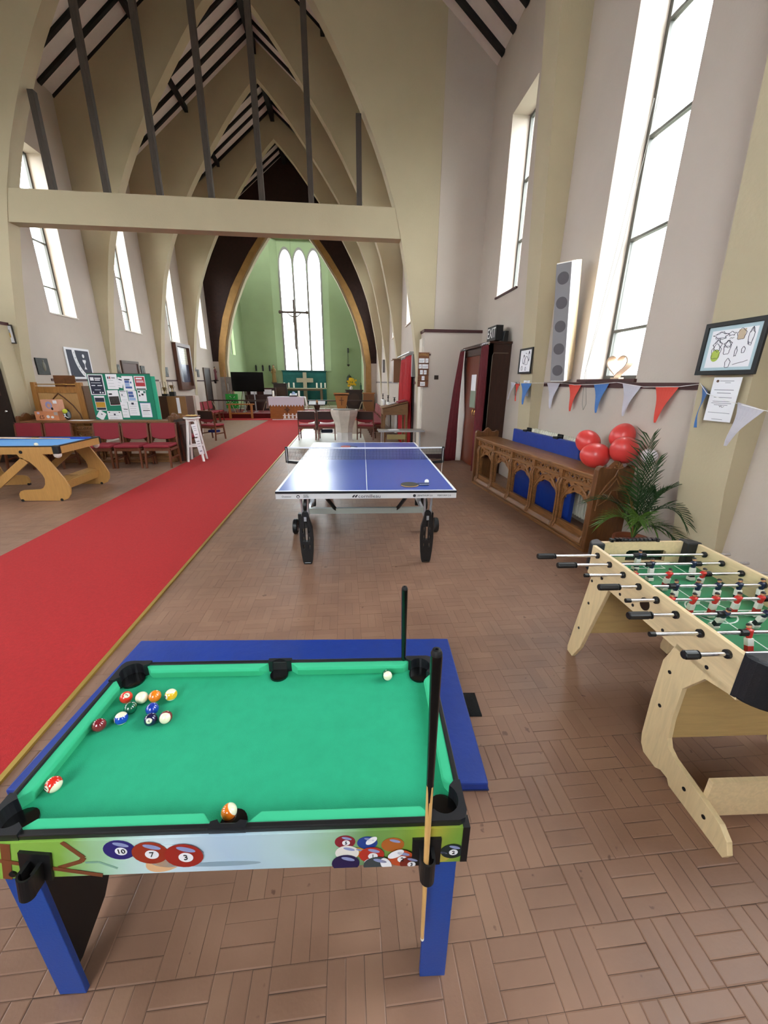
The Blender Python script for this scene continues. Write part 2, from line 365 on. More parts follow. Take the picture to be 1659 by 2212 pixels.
# --- roof: white boards between black rafters
BOARD = mat('white_roof_board', 'e4dad6', .85, var=.04)
RAFT = mat('black_rafter', '0b0908', .8)
def roof(name, y0, y1, out, sl, sgn):
    mb = MB(); xe = X0+sgn*(out+.35); ze = RIDGE-sl*(out+.35)
    mb.prism([(X0, RIDGE+.16), (xe, ze+.16), (xe, ze+.3), (X0, RIDGE+.3)], y0, y1, 'y')
    r = tag(obj(name, mb, BOARD), kind='structure')
    y = y0+.12; a = math.atan(sl)
    while y < y1:
        obj('rafter', MB().bar((X0+sgn*.02, y, RIDGE+.12), (X0+sgn*(out-.0), y, RIDGE+.12-sl*out), .085, .07, up=(0, 0, 1)), RAFT, r)
        y += .47
    return r
roof('ceiling_west_right', YW, 8.95, HWW, SLW, 1); roof('ceiling_west_left', YW, 8.95, HWW, SLW, -1)
rr = roof('ceiling_right', 9.2, YC, HW, SLN, 1); rl = roof('ceiling_left', 9.2, YC, HW, SLN, -1)
for s, r in ((1, rr), (-1, rl)):
    obj('purlin', MB().box(X0+s*2.1-.05, X0+s*2.1+.05, 9.2, YC, RIDGE-SLN*2.1-.0, RIDGE-SLN*2.1+.14), RAFT, r)
obj('ridge_beam', MB().box(X0-.07, X0+.07, 9.2, YC, RIDGE-.2, RIDGE+.1), RAFT, rr)
# --- west wall behind the camera, with a big unseen window added for fill light
WH, Z0, Z1 = 1.3, 2.6, 7.2
ww = MB().box(XWL, XWR, YW-.4, YW, 0, Z0).box(XWL, X0-WH, YW-.4, YW, Z0, 10.9).box(X0+WH, XWR, YW-.4, YW, Z0, 10.9).box(X0-WH, X0+WH, YW-.4, YW, Z1, 10.9)
struct('wall_west', ww, PLASTER)
WN[0] += 1; f = MB()
for k in range(4): x = X0-WH+k*(2*WH-.05)/3; f.box(x, x+.05, YW-.3, YW-.2, Z0, Z1)
for z in (Z0, 3.7, 4.9, 6.0, Z1-.05): f.box(X0-WH+.05, X0+WH, YW-.3, YW-.2, z, z+.05)
o = struct('window_%d' % WN[0], f, LEAD); obj('pane', MB().box(X0-WH+.05, X0+WH-.05, YW-.26, YW-.25, Z0+.05, Z1-.05), PANE, o); portal((X0, YW-.27, (Z0+Z1)/2), 2*WH-.1, Z1-Z0-.1, '+y')
# --- chancel wall of dark brick with pointed arch
BRK = mat('dark_brown_brick', '2f1a14', .85, var=.35, vscale=9, bump=.3, bscale=50)
TAN = mat('tan_stone_arch', 'a87f47', .7, var=.15, vscale=5)
CO = [(0, 3.84), (2.6, 3.8), (3.5, 3.65), (4.5, 3.38), (5.07, 3.15), (5.76, 2.85), (6.2, 2.58), (6.93, 2.1), (7.3, 1.85), (8, 1.3), (8.7, .6), (9.2, 0)]
CI = [(0, 3.55), (2.5, 3.53), (3.5, 3.35), (4.5, 3.06), (5.07, 2.83), (5.76, 2.5), (6.2, 2.27), (6.93, 1.8), (7.3, 1.55), (8, 1.0), (8.6, .33), (8.85, 0)]
def ring(tabi, tabo, z0, z1, y0, y1, m, name, outx=None, parent=None, step=.35):
    mb = MB(); zs = sorted(set([z0, z1]+[z for z, _ in tabi if z0 < z < z1]+([z for z, _ in tabo if z0 < z < z1] if tabo else [])))
    for s in (-1, 1):
        for a, b in zip(zs, zs[1:]):
            def ou(z): return (max(lerp(tabo, z), lerp(tabi, z)) if tabo else (max(outx(z), lerp(tabi, z))))
            q = [(X0+s*lerp(tabi, a), a), (X0+s*ou(a), a), (X0+s*ou(b), b), (X0+s*lerp(tabi, b), b)]
            mb.add([(x, y0, z) for x, z in q]+[(x, y1, z) for x, z in q], [(0, 1, 2, 3), (7, 6, 5, 4), (0, 3, 7, 4), (1, 5, 6, 2), (0, 4, 5, 1), (3, 2, 6, 7)])
    return obj(name, mb, m, parent)
cw = tag(ring(CO, None, 2.53, RIDGE+.17, YC, YC+.35, BRK, 'wall_chancel', lambda z: roof_half(z, HW, SLN)), kind='structure')
ring(CO, None, 0, 2.53, YC, YC+.35, PLASTER, 'wall_chancel_lower', lambda z: HW, cw)
ring(CI, CO, 0, 9.2, YC-.03, YC+.36, TAN, 'arch_ring', None, cw)
CI2 = [(z, max(0, a-.1)) for z, a in CI if a > 0]+[(8.75, 0)]
ring(CI2, CI, 0, 8.85, YC+.12, YC+.45, CREAM, 'arch_reveal', None, cw)
# --- chancel: green walls, stepped floor, tall east window
GREEN = mat('sage_green_paint', '8f9f76', .85, var=.05, vscale=1.5)
struct('wall_chancel_left', MB().box(X0-3.7, X0-3.45, YC+.35, YE, 0, 2.95).box(X0-3.7, X0-3.45, YC+.35, 22.5, 2.95, 5.2).box(X0-3.7, X0-3.45, 23.3, YE, 2.95, 5.2).box(X0-3.7, X0-3.45, YC+.35, YE, 5.2, 10.5), GREEN)
struct('wall_chancel_right', MB().box(X0+3.45, X0+3.7, YC+.35, YE, 0, 2.95).box(X0+3.45, X0+3.7, YC+.35, 22.5, 2.95, 5.2).box(X0+3.45, X0+3.7, 23.3, YE, 2.95, 5.2).box(X0+3.45, X0+3.7, YC+.35, YE, 5.2, 10.5), GREEN)
for s in (-1, 1):
    WN[0] += 1; o = struct('window_%d' % WN[0], MB().box(X0+s*3.64-.02, X0+s*3.64+.02, 22.5, 22.54, 2.95, 5.2).box(X0+s*3.64-.02, X0+s*3.64+.02, 23.26, 23.3, 2.95, 5.2), LEAD)
    obj('pane', MB().box(X0+s*3.66-.004, X0+s*3.66+.004, 22.5, 23.3, 2.95, 5.2), PANE, o); portal((X0+s*3.67, 22.9, 4.07), .8, 2.2, '-x' if s > 0 else '+x')
struct('ceiling_chancel', MB().box(X0-3.7, X0+3.7, YC+.35, YE+.6, 10.5, 10.7), GREEN)
ew = MB(); OW, IW, ZB, ZT = 1.62, 1.24, 2.25, 9.15
ew.box(X0-3.7, X0-OW, YE, YE+.6, 0, 10.6).box(X0+OW, X0+3.7, YE, YE+.6, 0, 10.6).box(X0-OW, X0+OW, YE, YE+.6, 0, ZB).box(X0-OW, X0+OW, YE, YE+.6, ZT, 10.6)
for s in (-1, 1): ew.prism([(X0+s*OW, YE+.0), (X0+s*IW, YE+.32), (X0+s*IW, YE+.6), (X0+s*OW, YE+.6)], ZB, ZT, 'z')
struct('wall_east', ew, GREEN)
def lancet(cx, w, z0, zs, zt, n=9):
    pts = [(cx-w, z0), (cx+w, z0), (cx+w, zs)]
    for i in range(1, n): t = i/n; pts.append((cx+w*(1-t**1.6), zs+(zt-zs)*(1-(1-t)**1.7)))
    pts.append((cx, zt))
    for i in range(n-1, 0, -1): t = i/n; pts.append((cx-w*(1-t**1.6), zs+(zt-zs)*(1-(1-t)**1.7)))
    pts.append((cx-w, zs)); return pts
WN[0] += 1; STONE = mat('window_stone', '8b8580', .8)
lc = [(X0+k*.8, .345) for k in (-1, 0, 1)]
f = MB().plate([(X0-IW, ZB), (X0+IW, ZB), (X0+IW, ZT), (X0-IW, ZT)], [lancet(c, w, ZB+.04, 7.95, 8.72) for c, w in lc], YE+.34, YE+.46, 'y')
# the tympanum above the lights is painted green like the wall
o = struct('window_%d' % WN[0], f, STONE)
obj('tympanum', MB().plate([(X0-IW, 7.6), (X0+IW, 7.6), (X0+IW, ZT), (X0-IW, ZT)], [lancet(c, w+.07, 7.601, 7.95, 8.83) for c, w in lc], YE+.325, YE+.342, 'y'), GREEN, o)
portal((X0, YE+.44, 5.4), 2.35, 6.3, '-y')
for c, w in lc:
    pn = obj('pane', MB().prism(lancet(c, w+.02, ZB, 7.95, 8.76), YE+.41, YE+.42, 'y'), PANE, o)
    g = MB()
    for k in range(1, 6): g.box(c-w+k*w/3-.003, c-w+k*w/3+.003, YE+.398, YE+.406, ZB, 8.2)
    z = ZB+.2
    while z < 8.4: g.box(c-w, c+w, YE+.398, YE+.406, z-.003, z+.003); z += .21
    obj('lead_lattice', g, mat('lead_came', '9aa0a0', .6), o)
obj('window_sill', MB().box(X0-OW, X0+OW, YE-.06, YE+.34, ZB-.04, ZB), GREEN, o)
# floor levels at the altar end
CARP = mat('red_carpet', 'b51f22', .95, var=.12, vscale=60, bump=.5, bscale=300)
CARP2 = mat('dark_red_riser', '6b1518', .9)
st = struct('floor_step', MB().box(XL, XR, 18.75, YC+.5, 0, .2), CARP2)
obj('carpet', MB().box(XL+.6, XR-.6, 18.7, 19.3, .2, .212).box(XL+.6, XR-.6, 18.73, 18.75, 0, .2), CARP2, st)
struct('floor_chancel', MB().box(X0-3.7, X0+3.7, YC+.4, YE+.5, 0, .22), mat('chancel_paving', '8c8676', .6, var=.1))
PALE = mat('pale_stone', 'd9d7c8', .5, var=.06)
ps = struct('floor_font_paving', MB().box(-1.46, .55, 10.0, 12.9, 0, .004), PALE); ps.parent = floor
# --- dado rails
def dado(n, x, sgn, spans):
    mb = MB(); a, b = sorted((x, x-.02*sgn))
    for y0, y1 in spans: mb.box(a, b, y0, y1, 1.59, 1.645)
    struct('trim_%d' % n, mb, TRIM)
dado(20, XWR, 1, [(2.95, 5.6), (6.08, 6.62)]); dado(21, XL, -1, [(9.75, 11.9), (12.5, 15.0), (15.6, 18.2), (18.7, 19.7), (20.55, 21.25)]); dado(22, XR, 1, [(9.25, 12.1), (12.4, 15.2), (15.55, 18.3), (18.65, 21.3)])
# far doorway openings on the left (dark timber doors)
DWOOD = mat('dark_door_wood', '20110b', .4, wood=.3, wdir=(6, 6, 1))
def flat_door(n, y0, y1, zt, x, m, fr=True):
    mb = MB().box(x, x+.03, y0, y1, .02, zt); o = struct('door_%d' % n, mb, m)
    obj('door_frame', MB().box(x, x+.05, y0-.07, y0, 0, zt+.07).box(x, x+.05, y1, y1+.07, 0, zt+.07).box(x, x+.05, y0, y1, zt, zt+.07), mat('door_casing', '4a3020', .5), o); return o
flat_door(2, 12.8, 13.65, 2.1, XL, mat('brown_door', '5a3d36', .5)); flat_door(3, 19.75, 20.5, 2.13, XL, DWOOD)
d4 = struct('door_4', MB().box(-7.5, -6.56, 8.515, 8.545, .02, 1.98), DWOOD)
obj('door_handle', MB().sph((-6.63, 8.49, 1.02), .03, 10, 6).cyl((-6.63, 8.515, 1.02), (-6.63, 8.49, 1.02), .012), CHROME, d4, smooth=True)
obj('door_notice', MB().box(-6.9, -6.66, 8.505, 8.515, 1.32, 1.6), mat('faded_print', '5c3f3a', .6, var=.4, vscale=14), d4)
# ================================================================ carpet runner and brass strip
cr = MB().box(-3.34, -1.515, -1.0, 17.7, 0, .012)
tag(obj('carpet_runner', cr, CARP), 'long red carpet runner along the middle of the nave', 'carpet')
tag(obj('carpet_edging_strip', MB().box(-1.515, -1.49, -1.0, 17.7, 0, .014), mat('brass_strip', 'b79a4a', .4, metal=.7)), 'thin brass edging strip along the right side of the red carpet', 'edging strip')
tag(obj('altar_carpet', MB().box(XL+.7, XR-.7, 17.75, 18.72, 0, .01), CARP), 'red carpet laid crossways in front of the altar step', 'carpet')
# ================================================================ pool table in front
CLOTH = mat('green_baize', '1fa276', .95, var=.05, vscale=30, bump=.25, bscale=400)
CUSH = mat('light_green_cushion', '34b583', .9)
BLUE = mat('blue_laminate', '1d4596', .5, bump=.08, bscale=200)
def pool_table():
    t = thing('pool_table', 'small pool table with green cloth, printed side and blue legs', 'pool table', (-.275, .9175, 0), -.06)
    L, D, ZB = .5575, .284, .618
    ph = [(s*(L-.05), q*(D-.05), .036) for s in (-1, 1) for q in (-1, 1)]+[(0, q*(D-.036), .032) for q in (-1, 1)]
    obj('playing_bed', MB().plate([(-L+.012, -D+.012), (L-.012, -D+.012), (L-.012, D-.012), (-L+.012, D-.012)], [ell(x, y, r, r, 20) for x, y, r in ph], .6, ZB, 'z'), CLOTH, t)
    # cushions: wedge section running between the pockets
    def cushion(p0, p1, inn):
        p0 = Vector(p0); p1 = Vector(p1); d = (p1-p0).normalized(); n = Vector(inn)
        w = .03; e0, e1 = p0+d*.028, p1-d*.028
        def P(p, k, z): q = p+n*k; return (q.x, q.y, z)
        vs = [P(p0, 0, ZB), P(p0, 0, .655), P(e0, w-.004, .655), P(e0, w, .645), P(e0, w-.008, ZB), P(p1, 0, ZB), P(p1, 0, .655), P(e1, w-.004, .655), P(e1, w, .645), P(e1, w-.008, ZB)]
        obj('cushion', MB().add(vs, [(0, 1, 2, 3, 4), (9, 8, 7, 6, 5), (1, 6, 7, 2), (2, 7, 8, 3), (3, 8, 9, 4), (0, 5, 6, 1)]), CUSH, t, bevel=.002)
    i = .013; gx = .08; gm = .04
    for q in (-1, 1):
        cushion((-L+gx, q*(D-i), 0), (-gm, q*(D-i), 0), (0, -q, 0)); cushion((gm, q*(D-i), 0), (L-gx, q*(D-i), 0), (0, -q, 0))
    for s in (-1, 1): cushion((s*(L-i), -D+gx, 0), (s*(L-i), D-gx, 0), (-s, 0, 0))
    for q in (-1, 1): obj('rail', MB().box(-L+.02, L-.02, q*D-(.014 if q > 0 else 0), q*D+(.014 if q < 0 else 0), .6, .659), BLACK, t, bevel=.003)
    for s in (-1, 1): obj('rail', MB().box(s*L-(.014 if s > 0 else 0), s*L+(.014 if s < 0 else 0), -D+.02, D-.02, .6, .659), BLACK, t, bevel=.003)
    POCK = mat('pocket_plastic', '15161b', .4)
    for s in (-1, 1):
        for q in (-1, 1):
            c = (L-.05, D-.05); r = .0365
            poly = [(L-.095, D-.014), (L-.095, D+.001), (L-.02, D+.001), (L-.006, D-.004), (L+.001, D-.02), (L+.001, D-.095), (L-.014, D-.095)]
            poly += [(c[0]+r*cos(w), c[1]+r*sin(w)) for w in [math.radians(k) for k in range(-56, 147, 14)]]
            o = obj('corner_pocket', MB().prism([(s*x, q*y) for x, y in poly], .595, .664, 'z'), POCK, t)
            obj('pocket_cup', MB().lathe([(.0365, .625), (.0365, .57), (.025, .55), (.001, .548)], 20, Matrix.Translation((s*c[0], q*c[1], 0))), BLACKG, o, smooth=True)
    for q in (-1, 1):
        c = (0, D-.036); r = .0325
        poly = [(-.042, D+.001), (-.042, D-.014)]+[(r*cos(w), c[1]+r*sin(w)) for w in [math.radians(k) for k in range(146, 32, -12)]]+[(.042, D-.014), (.042, D+.001)]
        o = obj('side_pocket', MB().prism([(x, q*y) for x, y in poly], .595, .664, 'z'), POCK, t)
        obj('pocket_cup', MB().lathe([(.0315, .625), (.0315, .592), (.022, .585), (.001, .584)], 20, Matrix.Translation((0, q*c[1], 0))), BLACKG, o, smooth=True)
    # aprons
    pf = bpy.data.materials.new('apron_print'); pf.use_nodes = True; nt = pf.node_tree; N = nt.nodes; Lk = nt.links; b = N['Principled BSDF']; b.inputs['Roughness'].default_value = .3
    tc = N.new('ShaderNodeTexCoord'); sp = N.new('ShaderNodeSeparateXYZ'); Lk.new(tc.outputs['Object'], sp.inputs[0])
    mr = N.new('ShaderNodeMapRange'); mr.inputs[1].default_value = -L; mr.inputs[2].default_value = L; Lk.new(sp.outputs[0], mr.inputs[0])
    rp = N.new('ShaderNodeValToRGB'); e = rp.color_ramp.elements; e[0].position = 0; e[0].color = (*lin('8fb84a'), 1); e[1].position = 1; e[1].color = (*lin('6f9a3c'), 1)
    for p, c in ((.16, '86b04a'), (.25, 'a8d0b0'), (.36, 'cfe2ea'), (.5, 'b4cbe0'), (.62, 'b8d2d6'), (.72, '9cc0a0'), (.8, '6f9850'), (.88, '8aa83e'), (.93, 'b3a840')): k = e.new(p); k.color = (*lin(c), 1)
    no = N.new('ShaderNodeTexNoise'); no.inputs['Scale'].default_value = 7; Lk.new(tc.outputs['Object'], no.inputs['Vector'])
    md = N.new('ShaderNodeMath'); md.operation = 'MULTIPLY_ADD'; md.inputs[1].default_value = .12; Lk.new(no.outputs['Fac'], md.inputs[0]); Lk.new(mr.outputs[0], md.inputs[2])
    m3 = N.new('ShaderNodeMath'); m3.operation = 'SUBTRACT'; m3.inputs[1].default_value = .06; Lk.new(md.outputs[0], m3.inputs[0]); Lk.new(m3.outputs[0], rp.inputs[0]); Lk.new(rp.outputs[0], b.inputs['Base Color'])
    fr = obj('printed_apron', MB().box(-L, L-.012, -D-.006, -D+.012, .525, .645), pf, t)
    obj('corner_strip', MB().box(L-.012, L+.004, -D-.008, -D+.02, .527, .648), BLACK, t)
    obj('apron', MB().box(-L, L, D-.012, D, .525, .645), BLACK, t)
    for s in (-1, 1): obj('apron', MB().box(s*L-(.012 if s > 0 else 0), s*L+(.012 if s < 0 else 0), -D+.012, D-.012, .525, .645), BLACK, t)
    y = -D-.0065
    def disc(x, z, rx, rz, m, k, nm='printed_ball', a=0, clip=True):
        x += .009
        pts = [(x+p*cos(a)-q*sin(a), z+p*sin(a)+q*cos(a)) for p, q in ell(0, 0, rx, rz, 22)]
        if clip: pts = [(p, min(.6445, max(.5255, q))) for p, q in pts]
        return obj(nm, MB().prism(pts, y-.0004*k, y-.0004*k+.0004, 'y'), m, fr)
    PR = lambda n, c: mat('print_'+n, c, .3)
    wh = PR('white', 'f0eef2')
    def pball(x, z, r, c, num=None, k=2, hl=True, white=None):
        disc(x, z, r, r*.9, PR(c, c), k)
        if white: disc(x+white[0]*r, z+white[1]*r, r*.7, r*.36, wh, k+1, 'print_stripe', white[2])
        if hl: disc(x+.18*r, z+.5*r, r*.5, r*.16, mat('print_sheen', 'c99a9a' if c[0] in '79ab' else '8f97c4', .3), k+1, 'print_highlight', -.35)
        if num:
            disc(x+.1*r, z-.1*r, r*.38, r*.36, wh, k+2, 'print_number_disc'); text('numeral', num, r*.56, PR('ink', '1a1a20'), fr, (x+.009+.1*r, y-.0004*(k+3), z-.1*r), (PI/2, 0, 0))
    disc(-.16, .565, .05, .03, PR('peach', 'e3b384'), 1, 'print_swirl', .5); disc(-.15, .585, .055, .04, PR('paleblue', 'd8e8ee'), 1, 'print_swirl')
    disc(-.03, .55, .09, .008, PR('softshadow', '8fa6b6'), 1, 'print_shade')
    pball(-.254, .612, .036, '2b2470', '10', 2); pball(-.187, .6, .041, '9c3420', '7', 5); pball(-.112, .588, .044, 'a02820', '3', 8)
    for x, z, r, c, num, wt, k in ((.26, .612, .024, '8c2430', '5', None, 2), (.312, .606, .024, '24408c', None, (.4, .3, .8), 2), (.372, .596, .027, 'b0622a', None, None, 2), (.264, .575, .028, 'e8e2da', None, None, 5),
            (.29, .575, .018, 'c8922c', None, None, 4), (.322, .566, .03, 'b43226', '1', (.1, -.7, .2), 7), (.392, .553, .031, 'c4502a', '2', (-.4, .5, .6), 10), (.26, .541, .033, '241a48', None, None, 10), (.336, .531, .034, '3c4448', None, (.6, .1, 1.9), 12), (.415, .535, .026, '7c2418', '3', None, 13), (.515, .566, .028, '1e2a2a', '2', None, 3), (.488, .55, .024, 'b8a848', None, None, 2)):
        pball(x, z, r, c, num, k, True, wt)
    BRN = PR('rack_brown', '7a4428')
    def strip(pts, w, m, k, nm):
        for (x0, z0), (x1, z1) in zip(pts, pts[1:]):
            d = Vector((x1-x0, z1-z0)); nn = Vector((-d.y, d.x)).normalized()*w/2
            obj(nm, MB().prism([(x0+nn.x, z0+nn.y), (x0-nn.x, z0-nn.y), (x1-nn.x, z1-nn.y), (x1+nn.x, z1+nn.y)], y-.0004*k, y-.0004*k+.0004, 'y'), m, fr)
    strip([(-.488, .6445), (-.516, .5255)], .02, BRN, 2, 'print_rack'); strip([(-.365, .6445), (-.329, .59), (-.338, .578), (-.392, .558)], .012, BRN, 2, 'print_rack')
    strip([(-.54, .598), (-.3, .527)], .012, BRN, 4, 'print_cue'); strip([(-.33, .572), (-.3, .573), (-.262, .548)], .006, PR('teal', '7fa894'), 1, 'print_swirl')
    obj('bolt', MB().cyl((-.498, y-.004, .545), (-.498, y, .545), .008, n=10), BLACK, t)
    # legs: blue front board, black side board
    for s in (-1, 1):
        for q in (-1, 1):
            x0, x1 = sorted((s*(L-.016), s*(L-.089))); dd = .006 if q < 0 else .07; y0, y1 = sorted((q*(D-dd), q*(D-dd-.015)))
            o = obj('leg', MB().box(x0, x1, y0, y1, .0, .525), BLUE, t, bevel=.0015)
            e = .13 if s > 0 else .26
            pl = [(q*(D-dd-.015), .0), (q*(D-.08), .0), (q*(D-.2 if s < 0 else D-.1), .05 if s < 0 else .3), (q*(D-e), .12 if s < 0 else .525), (q*(D-e), .525), (q*(D-dd-.015), .525)]
            a0, a1 = sorted((s*(L-.016), s*(L-.028))); obj('side_board', MB().prism(pl, a0, a1, 'x'), BLACK, o)
    for x in (-.438, .461):
        M = Matrix.Translation((x, -D-.006, .572)) @ Matrix.Rotation(.18 if x < 0 else 0, 4, 'Y')
        h = MB().box(-.034, .034, -.006, 0, -.045, .045, M)
        for e in (-1, 1): h.box(e*.013-.004, e*.013+.004, -.03, -.006, -.05, .02, M)
        for k in range(9):
            w0 = PI*k/9; w1 = PI*(k+1)/9
            h.prism([(.013*cos(w0), -.03-.012*sin(w0)), (.017*cos(w0), -.03-.016*sin(w0)), (.017*cos(w1), -.03-.016*sin(w1)), (.013*cos(w1), -.03-.012*sin(w1))], -.052, .02, 'z', M)
        obj('cue_holder', h, BLACK, t)
    return t
POOL = pool_table()
def pl(x, y, z): return tuple(POOL.matrix_world @ Vector((x, y, z)))
bpy.context.view_layer.update()
# ---- balls
CREAMB = mat('ball_cream', 'efe6c8', .08, coat=1)
def ball(x, y, col, num, stripe, desc, cat_rot=(0, 0, 0), z=.637, where='on the green cloth', numd=None):
    r = .019; m = mat('ball_'+col, col, .08, coat=1); mb = MB().sph((0, 0, 0), r, 24, 16)
    if stripe:
        mb.m = [1 if abs(sum(mb.v[i][2] for i in f)/len(f)) > r*.55 else 0 for f in mb.f]
    o = obj('pool_ball', mb, [m, CREAMB], None, smooth=3.2, loc=pl(x, y, z), rot=cat_rot)
    tag(o, desc, 'pool ball', 'balls of the green pool table')
    if num:
        cap = MB().lathe([(r*1.004*sin(w), r*1.004*cos(w)) for w in [math.radians(d) for d in (27, 20, 12, 4, .1)]], 18)
        d = obj('number_disc', cap, CREAMB, o, smooth=3.2, rot=(0, PI/2, 0))
        text('numeral', num, .013, INK, o, (r*1.008, 0, 0), (PI/2, 0, PI/2))
    return o
def face(dx, dy, dz, roll=0):  # rotation that turns the number (+X side) towards direction
    v = Vector((dx, dy, dz)).normalized(); q = v.to_track_quat('X', 'Z'); return (q @ Matrix.Rotation(roll, 3, 'X').to_quaternion()).to_euler()
ball(-.476, .14, 'd8321e', '3', False, 'red pool ball, first in the row of four nearest the back left pocket', face(.6, -.5, 1.0, .6))
ball(-.424, .137, 'efe6c8', None, False, 'plain cream pool ball between the red and the orange ball')
ball(-.384, .142, 'f08018', None, False, 'plain orange pool ball lying on the green cloth next to the yellow one')
ball(-.334, .147, 'f0b414', '9', True, 'yellow striped pool ball marked 9', face(-.6, -.8, .25, .2))
ball(-.436, .094, '0c5a3c', None, False, 'dark green pool ball below the cream ball in the cluster')
ball(-.365, .089, '1c3aa4', None, False, 'royal blue pool ball just above the navy ball')
ball(-.441, .055, '1c46b0', '10', True, 'blue and white striped pool ball at the left of the cluster', face(-.9, -.5, .1, .25))
ball(-.348, .048, '1c1846', '4', False, 'navy pool ball marked 4', face(.15, -.9, .55, .1))
ball(-.306, .055, '7a1c24', None, True, 'maroon pool ball showing a large cream patch', face(.9, .3, -.6, 0).__class__((1.0, .35, 0)))
ball(-.493, .032, '7c1c28', None, False, 'maroon pool ball at the left edge of the cluster')
ball(-.49, -.15, 'd62c1e', '11', True, 'red and cream striped pool ball marked 11 near the front left pocket', face(-.35, -.85, .25, 1.25))
ball(.39, .217, '0e5c40', None, True, 'green striped pool ball, cream side forward, at the back right', (1.05, 0, .1))
ball(-.018, -.226, 'f07a1a', None, True, 'orange striped pool ball resting at the front middle pocket', (0, .95, .3), .628)
ball(.016, -.238, '0c0c0e', '8', False, 'black pool ball marked 8 down inside the front middle pocket', face(.45, -.55, .8, .3), .603)
# ---- cues
CUEW = mat('pale_cue_wood', 'd9a968', .3, wood=.15, wdir=(8, 8, 1), coat=.4)
def cue(p0, p1, label):
    a = Vector(p0); b = Vector(p1); t = thing('cue_stick', label, 'pool cue', tuple(a))
    d = b-a; Ln = d.length
    t.rotation_mode = 'QUATERNION'; t.rotation_quaternion = d.to_track_quat('Z', 'Y')
    obj('shaft', MB().lathe([(.0045, .012), (.0078, Ln*.62)], 14), CUEW, t, smooth=True)
    obj('ferrule', MB().lathe([(.0044, .004), (.0046, .013)], 12), mat('white_ferrule', 'e8e6e0', .4), t, smooth=True)
    obj('tip', MB().lathe([(.002, 0), (.0042, .004)], 12), mat('cue_tip', '8a7a66', .8), t)
    sp = MB().lathe([(.0079, Ln*.62), (.0112, Ln-.012), (.0108, Ln-.006)], 18)
    for k in range(4):      # pointed splices running down the shaft
        w = k*PI/2+.4; q = []
        for dw in (-.55, 0, .55): q.append((.0081*cos(w+dw), .0081*sin(w+dw), Ln*.625))
        sp.add(q+[(.0072*cos(w), .0072*sin(w), Ln*.52)], [(0, 1, 3), (1, 2, 3)])
    obj('butt', sp, BLACKG, t, smooth=True)
    obj('bumper', MB().lathe([(.0108, Ln-.006), (.0108, Ln-.002), (.008, Ln+.005), (.0035, Ln+.006), (.003, Ln+.002)], 16), BLACK, t, smooth=True)
    return t
cue((.163, .566, .288), (.156, .572, 1.164), 'cue standing upright in the clip at the front right of the green pool table')
cue((.2, 1.17, .1), (.19, 1.163, .957), 'cue standing upright behind the back right pocket')
# ---- gym mat on the floor
MATB = mat('blue_vinyl', '1b3a90', .38, bump=.25, bscale=18, var=.08, vscale=10)
gm = thing('gym_mat', 'blue vinyl gym mat lying flat on the floor under the green pool table', 'mat', (-.39, 1.667, 0), -.0755)
obj('cover', MB().box(-.99, .99, -.48, .48, .0, .046), MATB, gm, bevel=.008)
obj('seam', MB().box(-.993, .993, -.483, .483, .006, .011), mat('dark_blue_seam', '14245a', .5), gm)
obj('fastening_tab', MB().box(.98, 1.065, -.1, .055, .0, .006), mat('black_velcro', '121212', .95, bump=.8, bscale=200), gm)
